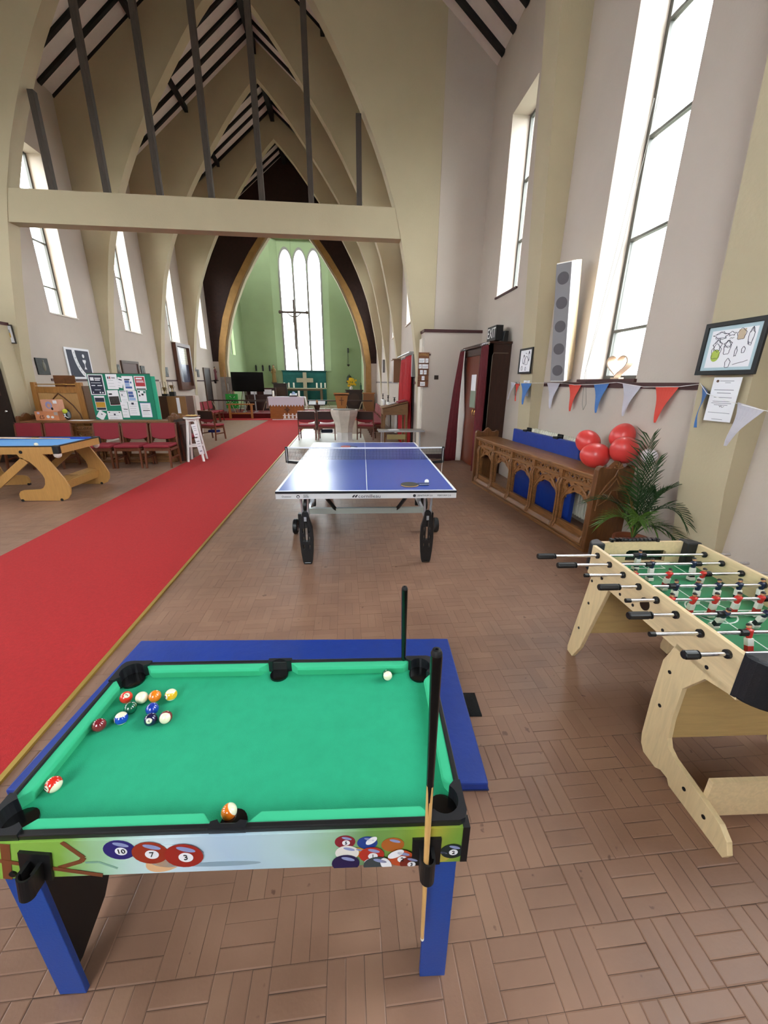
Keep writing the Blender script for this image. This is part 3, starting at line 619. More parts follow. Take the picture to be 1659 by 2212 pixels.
# ================================================================ table tennis table
def tt():
    t = thing('table_tennis_table', 'blue table tennis table with white lines, net and black wheels', 'table tennis table', (-.5948, 3.1596, 0), -.04298)
    Wd, Ln, H = 1.525, 2.74, .76
    TB = mat('blue_table_top', '3b52a8', .28, var=.03, vscale=3); WL = mat('white_line', 'eef0f2', .4)
    for y0, y1 in ((0, Ln/2-.004), (Ln/2+.004, Ln)): obj('table_top', MB().box(0, Wd, y0, y1, H-.02, H), TB, t)
    ln = MB()
    for x0, x1, y0, y1 in ((0, .02, 0, Ln), (Wd-.02, Wd, 0, Ln), (.02, Wd-.02, 0, .02), (.02, Wd-.02, Ln-.02, Ln), (Wd/2-.003, Wd/2+.003, .02, Ln-.02)): obj('line', MB().box(x0, x1, y0, y1, H, H+.0012), WL, t)
    obj('edge_band', MB().box(-.002, Wd+.002, -.003, 0, H-.02, H-.001), BLACK, t)
    ap = obj('end_apron', MB().box(0, Wd, -.001, .02, H-.066, H-.021), mat('silver_apron', 'd4d3d4', .45, metal=.2), t)
    for x in (0, Wd-.02): obj('side_apron', MB().box(x, x+.02, .02, Ln, H-.06, H-.021), mat('silver_apron', 'd4d3d4'), t)
    text('maker_lettering', 'cornilleau', .042, INK, ap, (Wd/2+.02, -.0018, H-.046), (PI/2, 0, 0), sx=1.15)
    lg = MB()
    for k in range(2): lg.prism([(Wd/2-.125+k*.022, H-.056), (Wd/2-.113+k*.022, H-.056), (Wd/2-.098+k*.022, H-.032), (Wd/2-.112+k*.022, H-.034), (Wd/2-.124+k*.022, H-.046)], -.0018, -.001, 'y')
    obj('maker_mark', lg, INK, ap)
    text('small_lettering', 'Outdoor', .022, INK, ap, (.09, -.0018, H-.045), (PI/2, 0, 0)); text('small_lettering', 'SPORT\nLEISURE', .014, INK, ap, (.25, -.0018, H-.041), (PI/2, 0, 0))
    obj('small_emblem', MB().plate(ell(.185, H-.045, .014, .014, 14), [ell(.185, H-.047, .008, .008, 12)], -.0018, -.001, 'y'), INK, ap)
    text('small_lettering', 'ZENITHUM 2.0', .02, INK, ap, (1.255, -.0018, H-.044), (PI/2, 0, 0)); text('small_lettering', 'PERFORM 2.0', .02, INK, ap, (1.42, -.0018, H-.044), (PI/2, 0, 0))
    obj('small_emblem', MB().prism(ell(1.165, H-.044, .013, .013, 14), -.0018, -.001, 'y'), INK, ap)
    # four legs: black blade with slots, silver tubes, wheel
    def leg(x, y, s):
        pts = [(-.022, .515), (-.03, .5), (-.036, .44), (-.058, .36), (-.062, .25), (-.055, .12), (-.045, .03), (-.036, 0), (.036, 0), (.045, .03), (.055, .12), (.062, .25), (.058, .36), (.036, .44), (.03, .5), (.022, .515)]
        hl = [[(-.012, .23), (.012, .23), (.012, .42), (-.012, .42)]]
        for zz in (.155, .235, .315):
            for e in (-1, 1): hl.append([(e*.026-.0045, zz), (e*.026+.0045, zz), (e*.026+.0045, zz+.042), (e*.026-.0045, zz+.042)])
        o = obj('leg', MB().plate(pts, hl, -.022, .022, 'y'), BLACK, t, loc=(x, y, 0), bevel=.003)
        obj('foot', MB().box(-.033, .033, -.028, .028, 0, .022), BLACKG, o, bevel=.006)
        tb = MB()
        for e in (-1, 1): tb.tube([(e*.022, .0, .39), (e*.026, .0, .5), (e*.034, .0, H-.06)], .011, 8)
        obj('leg_tube', tb, STEEL, o, smooth=True); obj('lock_button', MB().box(-.011, .011, -.028, -.02, .43, .47), STEEL, o)
        return o
    for x in (.205, Wd-.205):
        s = -1 if x < .7 else 1
        for y, q in ((.2, 1), (Ln-.2, -1)):
            leg(x, y, s)
        # trolley frame with two wheels on this side
        for yy in (.97, Ln-.97):
            w = obj('wheel', MB().lathe([(.02, -.02), (.076, -.025), (.085, -.016), (.085, .016), (.076, .025), (.02, .02)], 22), BLACK, t, smooth=True, loc=(x+s*.235, yy, .085), rot=(0, PI/2, 0))
            hb = MB().lathe([(.012, .0235), (.018, .026), (.018, .02)], 12)
            for k in range(5):
                a = k*2*PI/5; hb.bar((.012*cos(a), .012*sin(a), .0225), (.044*cos(a), .044*sin(a), .0225), .014, .004, up=(0, 0, 1))
            hb.plate(ell(0, 0, .052, .052, 20), [ell(0, 0, .043, .043, 20)], .019, .0245, 'z')
            obj('hub', hb, CHROME, w, smooth=True)
            obj('wheel_fork', MB().box(x+s*.1, x+s*.2, yy-.03, yy+.03, .07, .24), BLACK, t, bevel=.005)
        obj('base_rail', MB().bar((x+s*.1, .8, .22), (x+s*.1, Ln-.8, .22), .03, .05), STEEL, t)
        obj('upright', MB().bar((x+s*.1, Ln/2, .22), (x, Ln/2, H-.03), .05, .03, up=(0, 1, 0)), STEEL, t)
    for yy in (.75, Ln-.75):
        obj('cross_rail', MB().box(.14, Wd-.14, yy-.02, yy+.02, .31, .37), mat('grey_green_rail', 'b9c4bd', .4, metal=.3), t)
        for e in (-1, 1): obj('brace', MB().bar((Wd/2+e*.32, yy, .345), (Wd/2+e*.5, yy-.25*(1 if yy < 1 else -1), H-.05), .022, .03), BLACK, t)
    # net
    yn = Ln/2; NX = .1525; NP = mat('net_black', '101216', .8)
    for s, x in ((-1, -NX), (1, Wd+NX)):
        o = obj('net_post', MB().box(x-.015, x+.015, yn-.012, yn+.012, H-.03, H+.155), BLACK, t, bevel=.003)
        obj('clamp_arm', MB().bar((x, yn, H-.02), (x-s*.17, yn, H-.035), .03, .03), BLACK, o)
        obj('tension_cord', MB().cyl((x, yn-.012, H+.14), (x-s*.01, yn-.014, H-.25), .0025, n=6), WHITE, o)
    net = MB(); x = -NX+.015
    while x < Wd+NX-.015: net.box(x-.0012, x+.0012, yn-.0005, yn+.0005, H+.006, H+.14); x += .0127
    z = H+.006
    while z < H+.14: net.box(-NX, Wd+NX, yn-.0005, yn+.0005, z-.0012, z+.0012); z += .0127
    n = obj('net', net, NP, t); n['kind'] = 'stuff'
    obj('net_band', MB().grid(lambda u, v: (-NX+u*(Wd+2*NX), yn, H+.1525-.016*v-.006*sin(PI*u)), 24, 1), WL, t, solid=.005)
    return t
TT = tt(); bpy.context.view_layer.update()
def tl(x, y, z): return tuple(TT.matrix_world @ Vector((x, y, z)))
def paddle(x, y, rz, rub, label, z=.7612):
    t = thing('table_tennis_bat', label, 'table tennis bat', tl(x, y, z), rz)
    pts = ell(0, 0, .078, .074, 26); wood = mat('bat_wood', 'c9a06a', .5)
    obj('blade', MB().prism(pts, .002, .009, 'z'), wood, t); obj('rubber', MB().prism(ell(-.004, 0, .076, .072, 26), .009, .012, 'z'), rub, t); obj('rubber', MB().prism(ell(-.004, 0, .076, .072, 26), 0, .002, 'z'), rub, t)
    obj('handle', MB().prism([(.07, -.02), (.09, -.013), (.165, -.015), (.172, -.011), (.172, .011), (.165, .015), (.09, .013), (.07, .02)], -.0005, .021, 'z'), [mat('bat_handle', '3a4664', .4)], t, bevel=.004)
    obj('handle_stripe', MB().box(.082, .17, -.0155, .0155, .009, .0115), WHITE, t); return t
paddle(1.145, .175, .02-.043, mat('dark_rubber', '3c3a34', .6), 'dark rubber bat lying at the near right corner of the table tennis table')
paddle(.5, 2.29, -.5, mat('red_rubber', 'a8423e', .6), 'red rubber bat lying at the far end of the table tennis table')
tag(obj('table_tennis_ball', MB().sph((0, 0, 0), .02, 20, 12), WHITE, None, smooth=3.2, loc=tl(1.305, .235, .7812)), 'white table tennis ball beside the handle of the dark bat', 'ball')
# ================================================================ table football
def foos():
    MAPLE = mat('pale_maple', 'e2c89c', .45, wood=.1, wdir=(9, 1, 9)); MAPLE2 = mat('pale_maple_legs', 'dfc598', .45, wood=.1, wdir=(9, 9, 1))
    t = thing('football_table', 'maple table football game with red and navy players on rods', 'football table', (1.36, 1.40, 0), -.057)
    Wd = .64; ys = [.43, .318, .204, .087, -.031, -.145, -.269, -.388]; ZR = .723
    def circ(y, z, r): return ell(y, z, r, r, 12)
    for x0 in (0, Wd-.02):
        hs = [circ(y, ZR, .0105) for y in ys]
        obj('side_panel', MB().plate([(-.46, .585), (.5, .585), (.5, .758), (-.46, .758)], hs, x0, x0+.02, 'x'), MAPLE, t, bevel=.002)
    obj('end_panel', MB().plate([(.02, .6), (Wd-.02, .6), (Wd-.02, .757), (.02, .757)], [[(.235, .632), (.475, .632), (.475, .695), (.46, .705), (.25, .705), (.235, .695)]], .535, .555, 'y'), MAPLE, t)
    obj('goal_box', MB().box(.23, .48, .555, .6, .625, .71), BLACKG, t)
    obj('pitch', MB().box(.02, Wd-.02, -.495, .535, .61, .626), mat('green_pitch', '2f8a5c', .35), t)
    PL = mat('pitch_line', 'e8efe8', .4); cxm = Wd/2
    for pg in ([(.02, .02), (Wd-.02, .02), (Wd-.02, .026), (.02, .026)],): obj('pitch_line', MB().prism(pg, .626, .6268, 'z'), PL, t)
    obj('pitch_line', MB().plate(ell(cxm, .023, .1, .1, 30), [ell(cxm, .023, .094, .094, 30)], .626, .6268, 'z'), PL, t)
    for e, y0 in ((1, .535), (-1, -.495)):
        for w, d in ((.19, .16), (.11, .08)):
            a, b = sorted((y0, y0-e*d)); obj('pitch_line', MB().plate([(cxm-w, a), (cxm+w, a), (cxm+w, b), (cxm-w, b)], [[(cxm-w+.006, a+.006), (cxm+w-.006, a+.006), (cxm+w-.006, b-.006), (cxm-w+.006, b-.006)]], .626, .6268, 'z'), PL, t)
    obj('pitch_line', MB().box(cxm-.003, cxm+.003, -.495, .535, .626, .6268), PL, t)
    CAP = mat('corner_cap_plastic', '17181d', .42, bump=.2, bscale=300)
    def cap(x, y, sx, sy, r, z0):
        pts = [(0, 0)]+[(sx*r*cos(w)*(1), sy*r*sin(w)) for w in [math.radians(k) for k in range(0, 91, 10)]]
        o = obj('corner_cap', MB().prism([(x+a, y+b) for a, b in pts], z0, .765, 'z'), CAP, t, bevel=.008); return o
    cap(.075, .495, -1, 1, .082, .6); cap(Wd-.075, .495, 1, 1, .082, .6)
    # near end: one wide rounded black shroud
    pts = [(-.004, -.44)]+[(-.004+.17-.17*cos(w), -.44-.11*sin(w)) for w in [math.radians(k) for k in range(0, 91, 10)]]
    pts += [(Wd+.004-a-.004, b) for a, b in reversed(pts)]
    obj('end_shroud', MB().prism(pts, .59, .77, 'z'), CAP, t, bevel=.01)
    ab = obj('score_rail', MB().box(.13, .42, .54, .556, .765, .772).box(.13, .145, .535, .56, .757, .775).box(.405, .42, .535, .56, .757, .775), BLACK, t)
    sb = MB()
    for k in range(10): sb.box(.16+k*.024, .178+k*.024, .537, .559, .762, .778)
    obj('score_beads', sb, BLACKG, ab)
    # legs
    near = [(-.18, .601), (-.141, .494), (-.136, .272), (-.14, .08), (-.15, .03), (-.175, 0), (-.252, 0), (-.28, .02), (-.318, .022), (-.335, 0), (-.6, 0), (-.612, .03), (-.595, .075), (-.555, .106), (-.48, .118), (-.32, .138), (-.285, .155), (-.268, .19), (-.26, .282), (-.263, .45), (-.337, .566), (-.43, .585), (-.43, .61), (-.18, .61)]
    far = [(.455, .59), (.556, .03), (.55, 0), (.49, 0), (.43, .11), (.29, .59)]
    for x in (.0, Wd-.022):
        for pg in (near, far):
            o = obj('leg', MB().prism(pg, x, x+.022, 'x'), MAPLE2, t, bevel=.002)
            if x == 0:
                for y, z in (((-.19, .47), (-.19, .29), (-.4, .07), (-.5, .06)) if pg is near else ((.43, .42), (.475, .22), (.44, .56))): obj('bolt_hole', MB().cyl((-.003, y, z), (.001, y, z), .008, n=10), BLACK, o)
    obj('stretcher', MB().box(.022, Wd-.022, -.472, -.452, .02, .2), MAPLE, t); obj('leg_panel', MB().box(.022, Wd-.022, -.215, -.195, .13, .57), mat('maple_panel', 'c2a26c', .5, wood=.1, wdir=(1, 9, 9)), t)
    obj('leg_panel', MB().box(.022, Wd-.022, .42, .44, .22, .57), mat('maple_panel', 'b8965c'), t)
    obj('cup_slot', MB().lathe([(.03, 0), (.03, .004), (.001, .004)], 16, Matrix.Translation((0, .03, .665)) @ Matrix.Rotation(-PI/2, 4, 'Y')), BLACKG, t)
    for y in (.36, .2, .1, -.1, -.33): obj('bolt_hole', MB().cyl((-.002, y, .615+.01*(y > .3)), (.001, y, .615), .008, n=8), BLACK, t)
    # rods with players
    SK = mat('player_skin', 'c8906a', .4); HAIR = mat('player_hair', '16110e', .5); SH = mat('player_white', 'ebe6dc', .4)
    def player_mesh(shirt, sock, nm):
        b = MB()
        b.lathe([(.008, -.022), (.0115, -.01), (.013, 0), (.0145, .008), (.009, .014), (.0045, .0155)], 10, Matrix.Scale(.8, 4, (0, 1, 0)), 0)
        for e in (-1, 1): b.tube([(e*.013, 0, .008), (e*.0185, .001, -.002), (e*.014, .006, -.01)], [.005, .0046, .0035], 6, 0)
        b.sph((0, 0, .023), (.0078, .0082, .0092), 10, 8, 1); b.sph((0, .001, .0268), (.0083, .0087, .0065), 10, 6, 2)
        b.box(-.011, .011, -.008, .008, -.048, -.02, None, 3); b.box(-.0105, .0105, -.0075, .0075, -.07, -.048, None, 4); b.box(-.0125, .0125, -.012, .014, -.085, -.07, None, 3)
        o = obj(nm, b, [shirt, SK, HAIR, SH, sock], None, smooth=True, bevel=.0012); return o
    pr = player_mesh(mat('red_shirt', 'c8302a', .4), mat('red_shirt', 'c8302a'), 'player_figure'); pn = player_mesh(mat('navy_shirt', '1c2440', .4), mat('navy_sock', '1a1c24', .4), 'player_figure')
    xs = [[.234], [.226, .456], [.053, .233, .411], [.177, .286, .387, .491, .603], [.062, .165, .268, .372, .481], [.208, .389, .56], [.191, .41], [.32]]
    team = [pn, pn, pr, pn, pr, pn, pr, pr]; tipx = [-.345, -.286, -.203, -.198, -.145, -.209, -.206, -.168]
    rots = [.1, -.1, .12, -.08, .05, .35, -.3, 1.5]; used = set()
    for i, y in enumerate(ys):
        lh = i in (0, 1, 3, 5)
        rd = obj('rod', MB().cyl((tipx[i]+.02, 0, 0), (Wd+(.12 if lh else .3), 0, 0), .008, n=10), CHROME, t, smooth=True, loc=(0, y, ZR), rot=(rots[i], 0, 0))
        for x in xs[i]:
            src = team[i]
            if src.name not in used: o = src; used.add(src.name)
            else: o = src.copy(); COL.objects.link(o)
            o.parent = rd; o.location = (x, 0, 0); o.scale = (1.15, 1.15, 1.06)
        for x0, s in ((-.006, -1), (.026, 1), (Wd-.03, 1)): obj('bearing', MB().lathe([(.0082, -.005), (.0165, -.005), (.0165, .005), (.0082, .005)], 12, Matrix.Translation((x0, 0, 0)) @ Matrix.Rotation(PI/2, 4, 'Y')), BLACK, rd, smooth=True)
        for x0 in (min(xs[i])-.022, max(xs[i])+.022):
            sp = MB()
            for k in range(4): sp.lathe([(.0082, -.003), (.014, -.003), (.014, .003), (.0082, .003)], 10, Matrix.Translation((x0+(k-1.5)*.008*(1 if x0 > .3 else .8), 0, 0)) @ Matrix.Rotation(PI/2, 4, 'Y'))
            if .03 < x0 < Wd-.03: obj('bumper_spring', sp, BLACK, rd)
        if lh or i == 7:
            g = MB(); n = 16; l = .1 if i < 7 else .055; M = Matrix.Translation((tipx[i], 0, 0)) @ Matrix.Rotation(PI/2, 4, 'Y')
            vs = []; fs = []; prf = [(.013, 0), (.0165, .004), (.0165, l*.86), (.014, l*.9), (.011, l*.92), (.011, l*.95), (.0155, l*.96), (.0155, l), (.008, l+.002)]
            for r, z in prf:
                for j in range(n): rr = r*(.9 if j % 2 and r > .016 else 1); vs.append((rr*cos(2*PI*j/n), rr*sin(2*PI*j/n), z))
            for k in range(len(prf)-1):
                for j in range(n): fs.append((k*n+j, k*n+(j+1) % n, (k+1)*n+(j+1) % n, (k+1)*n+j))
            fs += [tuple(range(n)), tuple(range(len(vs)-n, len(vs)))]
            obj('handle', g.add(vs, fs, M), BLACK, rd)
        else: obj('end_cap', MB().cyl((tipx[i], 0, 0), (tipx[i]+.022, 0, 0), .0098, n=10), BLACK, rd, smooth=True)
    return t
foos()
# ================================================================ right side of the hall
OAK = mat('carved_oak', '8a5c34', .42, wood=.35, wdir=(1, 9, 9), vscale=5); OAKD = mat('dark_oak', '6e4526', .45, wood=.35, wdir=(9, 9, 1), vscale=5)
def quatre(cx, cz, r, n=5):
    pts = []
    for k in range(4):
        a = k*PI/2
        for i in range(n):
            w = a-PI/2*.9+i*(PI*.9)/(n-1); pts.append((cx+r*.55*cos(a)+r*.45*cos(w), cz+r*.55*sin(a)+r*.45*sin(w)))
    return pts
def stall(name, label, loc, rz, Ln, nb, D=.36, H=.79, endw=.06):
    t = thing(name, label, 'choir stall', loc, rz)
    obj('plinth', MB().box(-.05, Ln+.05, -.05, .12, 0, .035).box(-.04, Ln+.04, -.03, .1, .035, .06), OAK, t, bevel=.006)
    obj('ledge', MB().box(0, Ln, -.045, D, H-.028, H).box(0, Ln, -.03, .05, H-.05, H-.028), OAK, t, bevel=.006)
    bw = Ln/nb
    for i in range(nb):
        x0 = i*bw+.034; x1 = (i+1)*bw-.034; c = (x0+x1)/2; w = (x1-x0)/2
        obj('bottom_panel', MB().box(x0, x1, .02, .06, .06, .17).prism([(-.03, .06), (.02, .06), (.02, .11), (-.005, .1)], x0, x1, 'x'), OAK, t)
        # pointed cusped head cut out of a pierced plate
        zb, zt = .40, .635; ap = []
        for k in range(13):
            s = k/12; xx = -w+.02+2*(w-.02)*s; d = abs(xx)/(w-.02); ap.append((c+xx, zb+(zt-zb-.105)*(1-d**1.8)+.018*abs(sin(s*PI*4))*(.3+d)))
        outer = [(x0, .17), (x0+.02, .17)]+ap+[(x1-.02, .17), (x1, .17), (x1, zt), (x0, zt)]
        hl = []
        for e in (-1, 1):
            hl.append(quatre(c+e*w*.64, zt-.065, .042)); hl.append([(c+e*w*.97, zt-.1), (c+e*w*.9, zt-.12), (c+e*w*.88, zt-.16), (c+e*w*.95, zt-.17)]); hl.append([(c+e*w*.28, zt-.06), (c+e*w*.38, zt-.1), (c+e*w*.18, zt-.085)]); hl.append([(c+e*w*.3, zt-.012), (c+e*w*.12, zt-.012), (c+e*w*.2, zt-.04)]); hl.append([(c+e*w*.95, zt-.012), (c+e*w*.84, zt-.012), (c+e*w*.95, zt-.04)])
        obj('tracery', MB().plate(outer, hl, .03, .055, 'y'), OAK, t)
        cs = MB()
        for e in (-1, 1):
            for k in range(3): a = c+e*w*(.25+.27*k); zz = zb+(zt-zb-.07)*(1-(.25+.27*k)**1.8); cs.tube([(a, .04, zz+.01), (a-e*.012, .04, zz-.016), (a-e*.022, .04, zz-.024)], [.008, .006, .002], 6)
            cs.tube([(c+e*w*q, .028, zt-.02-.2*q*q) for q in (.02, .3, .55, .8, 1.0)], .008, 6)
        obj('cusping', cs, OAK, t)
        fz = [[(x0+.02+q*(2*w-.04)/6, .664 if q % 2 else .715), (x0+.02+(q+.9)*(2*w-.04)/6, .664 if q % 2 else .715), (x0+.02+(q+.45)*(2*w-.04)/6, .715 if q % 2 else .664)] for q in range(6)]
        obj('frieze', MB().plate([(x0, .65), (x1, .65), (x1, .735), (x0, .735)], fz, .03, .05, 'y'), OAK, t)
        obj('frieze_scroll', MB().tube([(x0+.02+q*(2*w-.04)/24, .026, .69+.02*sin(q*PI/4)) for q in range(25)], .006, 6), OAK, t)
        obj('rail', MB().box(x0, x1, .012, .06, .632, .652), OAK, t, bevel=.004)
    for i in range(nb+1):
        x = i*bw; xx = min(max(x, .036), Ln-.036)
        p = MB().box(xx-.036, xx+.036, .02, .07, .06, H-.05)
        for e in (-1, 1):
            px = xx+e*.022
            p.tube([(px, -.02, .06), (px, -.016, .1), (px, .005, .13), (px, .005, .48), (px, -.01, .56), (px, .012, .63)], [.018, .016, .012, .011, .014, .01], 8)
        p.box(xx-.03, xx+.03, .0, .03, .65, .735)
        obj('post', p, OAK, t, smooth=.6)
    for x in (-endw, Ln):
        pts = [(-.05, 0), (-.05, H+.06), (-.035, H+.09), (.0, H+.1), (.04, H+.075), (.09, H+.08), (.13, H+.12), (D/2, H+.145), (D-.13, H+.12), (D-.09, H+.08), (D-.04, H+.075), (D, H+.1), (D+.02, H+.09), (D+.03, H+.06), (D+.03, 0)]
        o = obj('end_panel', MB().prism(pts, x, x+endw, 'x'), OAKD, t, bevel=.006)
        sx = x-.004 if x < 0 else x+endw+.004; tr = MB()
        for e in (-1, 1):
            tr.tube([(sx, D/2+e*.17, .45), (sx, D/2+e*.16, .6), (sx, D/2+e*.1, .7), (sx, D/2+e*.02, H), (sx, D/2+e*.0, H+.06)], .007, 6)
            tr.tube([(sx, D/2, H-.02), (sx, D/2+e*.06, .68), (sx, D/2+e*.14, .6), (sx, D/2+e*.165, .5)], .006, 6); tr.tube([(sx, D/2+e*.03, .64), (sx, D/2+e*.06, .56), (sx, D/2+e*.15, .5)], .005, 6)
        for k in range(5): a = PI*(k+.5)/5; tr.tube([(sx, D/2, H+.07), (sx, D/2+.05*cos(a), H+.07+.06*sin(a))], [.004, .009], 6)
        obj('carved_relief', tr, OAK, o)
    return t
STALL = stall('choir_stall', 'carved oak choir stall front with pierced tracery standing by the radiator', (2.19, 6.25, 0), -1.490, 2.83, 5, .32)
# ---- radiator
RADM = mat('cream_radiator', 'ddd8c6', .4)
rad = thing('radiator', 'cream cast iron column radiator along the right wall behind the stall', 'radiator', (2.822, 3.98, 0))
fin = MB()
for dx in (-.035, .035): fin.tube([(dx, 0, .1), (dx, 0, .12), (dx, 0, .95), (dx*.6, 0, .985)], [.014, .02, .02, .016], 8)
fin.tube([(-.035, 0, .12), (.035, 0, .12)], .017, 6); fin.tube([(-.035, 0, .96), (.035, 0, .96)], .018, 6)
f0 = obj('fin', fin, RADM, rad, smooth=True)
for k in range(1, 37):
    c = f0.copy(); COL.objects.link(c); c.location = (0, k*.052, 0)
obj('pipe', MB().cyl((0, -.02, .14), (0, 37*.052, .14), .012, n=8), RADM, rad, smooth=True)
obj('foot', MB().box(-.04, .04, -.015, .015, 0, .1).box(-.04, .04, 1.86, 1.89, 0, .1), RADM, rad)
# ---- blue mat standing on edge between stall and radiator
M2 = thing('gym_mat', 'blue gym mat standing on its edge behind the carved stall', 'mat', (2.645, 4.99, 0), 1.648)
obj('cover', MB().box(-.785, .785, -.028, .028, 0, .975), MATB, M2, bevel=.008)
for x in (-.3, .45): obj('fastening_tab', MB().box(x-.05, x+.05, -.05, .032, .965, .99).box(x-.05, x+.05, -.05, -.03, .92, 1.02), mat('black_velcro', '121212'), M2)
# ---- balloons resting on the stall end
RB = mat('red_balloon', 'd8403c', .4, coat=.2); WBN = mat('white_balloon', 'eee8ee', .28, coat=.2)
def balloon(c, r, m, d, label):
    t = thing('balloon', label, 'balloon', c); t.rotation_mode = 'QUATERNION'; t.rotation_quaternion = Vector(d).to_track_quat('Z', 'Y')
    pr = [(.002, -1.16*r)]+[(r*sin(w)*(1+.06*cos(w)), r*1.12*(-cos(w))) for w in [PI*k/14 for k in range(1, 14)]]+[(.001, 1.12*r)]
    obj('skin', MB().lathe(pr, 24), m, t, smooth=3.2); obj('knot', MB().lathe([(.011, -1.22*r), (.004, -1.17*r), (.006, -1.14*r)], 10), m, t, smooth=True)
BZ = 'balloons on the carved stall'
for c, r, m, d, lb in (((2.63, 4.0, 1.03), .12, RB, (-.3, .5, .6), 'red balloon at the top left of the bunch, against the radiator'), ((2.55, 3.72, .93), .128, RB, (-.8, .3, .1), 'red balloon lowest in the bunch, resting on the stall ledge'),
        ((2.66, 3.46, 1.03), .125, RB, (-.4, -.3, .4), 'red balloon in the middle of the bunch, nearest the viewer'), ((2.765, 3.66, 1.135), .115, RB, (.2, -.1, .7), 'red balloon highest in the bunch, touching the wall'), ((2.74, 3.58, .86), .06, WBN, (-.2, -.7, -.2), 'white balloon tucked under the red ones'), ((2.8, 3.3, 1.0), .065, WBN, (.3, -.6, -.1), 'white balloon behind the palm leaves')):
    balloon(c, r, m, d, lb)
# ---- palm
LEAF = mat('palm_leaf', '25471e', .38, var=.25, vscale=8); LEAF2 = mat('palm_leaf_light', '557a2c', .4, var=.2); DRY = mat('dry_palm_leaf', '7d5a30', .6)
def palm():
    t = thing('palm', 'potted areca palm with arching fronds between the stall and the football table', 'potted plant', (2.58, 3.02, 0))
    obj('pot', MB().lathe([(.1, 0), (.13, .02), (.15, .26), (.16, .27), (.16, .3), (.14, .3), (.135, .27), (.001, .26)], 20), mat('terracotta', '8a4c30', .7), t, smooth=True)
    def frond(p, m, nl=22, ll=.2, sp=.5):
        nl = 17; ll = ll*1.12
        pts = []; n = 22
        a, b, c, d = [Vector(q) for q in p]
        for i in range(n+1): s = i/n; pts.append(a*(1-s)**3+b*3*s*(1-s)**2+c*3*s*s*(1-s)+d*s**3)
        mb = MB().tube(pts, [.007-.0055*i/n for i in range(n+1)], 5)
        for k in range(nl):
            s = .33+.67*k/(nl-1); i = min(n-1, int(s*n)); q = pts[i]+(pts[i+1]-pts[i])*(s*n-i); tg = (pts[i+1]-pts[max(0, i-1)]).normalized()
            sd = tg.cross(Vector((0, 0, 1)))
            if sd.length < .2: sd = tg.cross(Vector((0, 1, 0)))
            sd.normalize(); up = sd.cross(tg)
            L = ll*(.55+.9*s*(1.15-s)*1.6)*rnd.uniform(.85, 1.12)
            for e in (-1, 1):
                dr = (tg*(.62+.5*s)+sd*e*(1-.35*s)*sp*2+up*.28).normalized(); dp = Vector((0, 0, -1))*L*rnd.uniform(.12, .38); w = .0068
                nn = dr.cross(up).normalized()*w
                m1 = q+dr*L*.45+dp*.16; tp = q+dr*L*.95+dp
                mb.add([q-nn*.3, q+nn*.3, m1+nn+up*.002, tp, m1-nn+up*.002, m1-up*.003], [(0, 5, 4), (0, 1, 2, 5), (5, 2, 3), (5, 3, 4)])
        obj('frond', mb, m, t)
    B = (0, 0, .28)
    for tip, c1, c2, m, ll in (((.03, .08, 1.17), (0, .02, .6), (.02, .07, .95), LEAF, .25), ((.06, .0, .98), (.02, 0, .5), (.05, .02, .8), LEAF, .24), ((.13, -.33, .58), (.02, -.05, .6), (.08, -.2, .75), LEAF, .19), ((.12, -.42, .34), (.02, -.05, .5), (.08, -.25, .55), LEAF, .17),
            ((-.34, .2, .6), (-.04, 0, .5), (-.16, .08, .72), LEAF, .16), ((-.24, .1, .42), (-.03, 0, .45), (-.12, .05, .58), LEAF2, .17), ((-.08, -.12, .52), (0, -.02, .45), (-.03, -.05, .6), LEAF2, .2), ((.05, -.14, .46), (.01, -.02, .42), (.03, -.07, .52), LEAF2, .18), ((.1, -.16, .8), (.03, -.02, .5), (.07, -.08, .75), LEAF, .2), ((-.12, .1, .72), (-.03, 0, .55), (-.09, .05, .75), DRY, .12), ((.14, .02, .72), (.04, 0, .5), (.1, .0, .7), LEAF, .18), ((-.05, .05, .85), (0, 0, .55), (-.02, .03, .75), LEAF, .2)):
        frond((B, c1, c2, tip), m, 22, ll)
    return t
palm()
# ---- timber door lobby with double doors
LOB = mat('brown_lobby_timber', '34190f', .35, wood=.35, wdir=(9, 9, 1)); DRW = mat('reddish_door', '6a2c18', .32, wood=.2, wdir=(9, 9, 1))
lx, ly0, ly1, lz = 2.50, 6.95, 8.45, 2.27
lob = MB().box(lx, XWR, ly0, ly0+.05, 0, lz).box(lx, XWR, ly1-.05, ly1, 0, lz).box(lx-.03, XWR, ly0-.03, ly1+.03, lz, lz+.035).box(lx, lx+.06, ly0, ly0+.07, 0, lz).box(lx, lx+.06, ly1-.07, ly1, 0, lz).box(lx, lx+.06, ly0, ly1, 2.12, lz)
d1 = struct('door_1', lob, LOB)
obj('panel_beading', MB().tube([(lx+.05, ly0-.004, .3), (lx+.05, ly0-.004, 2.08), (lx+.07, ly0-.004, 2.12), (XWR-.05, ly0-.004, 2.12)], .006, 6), mat('beading', '7c6c5c', .4), d1)
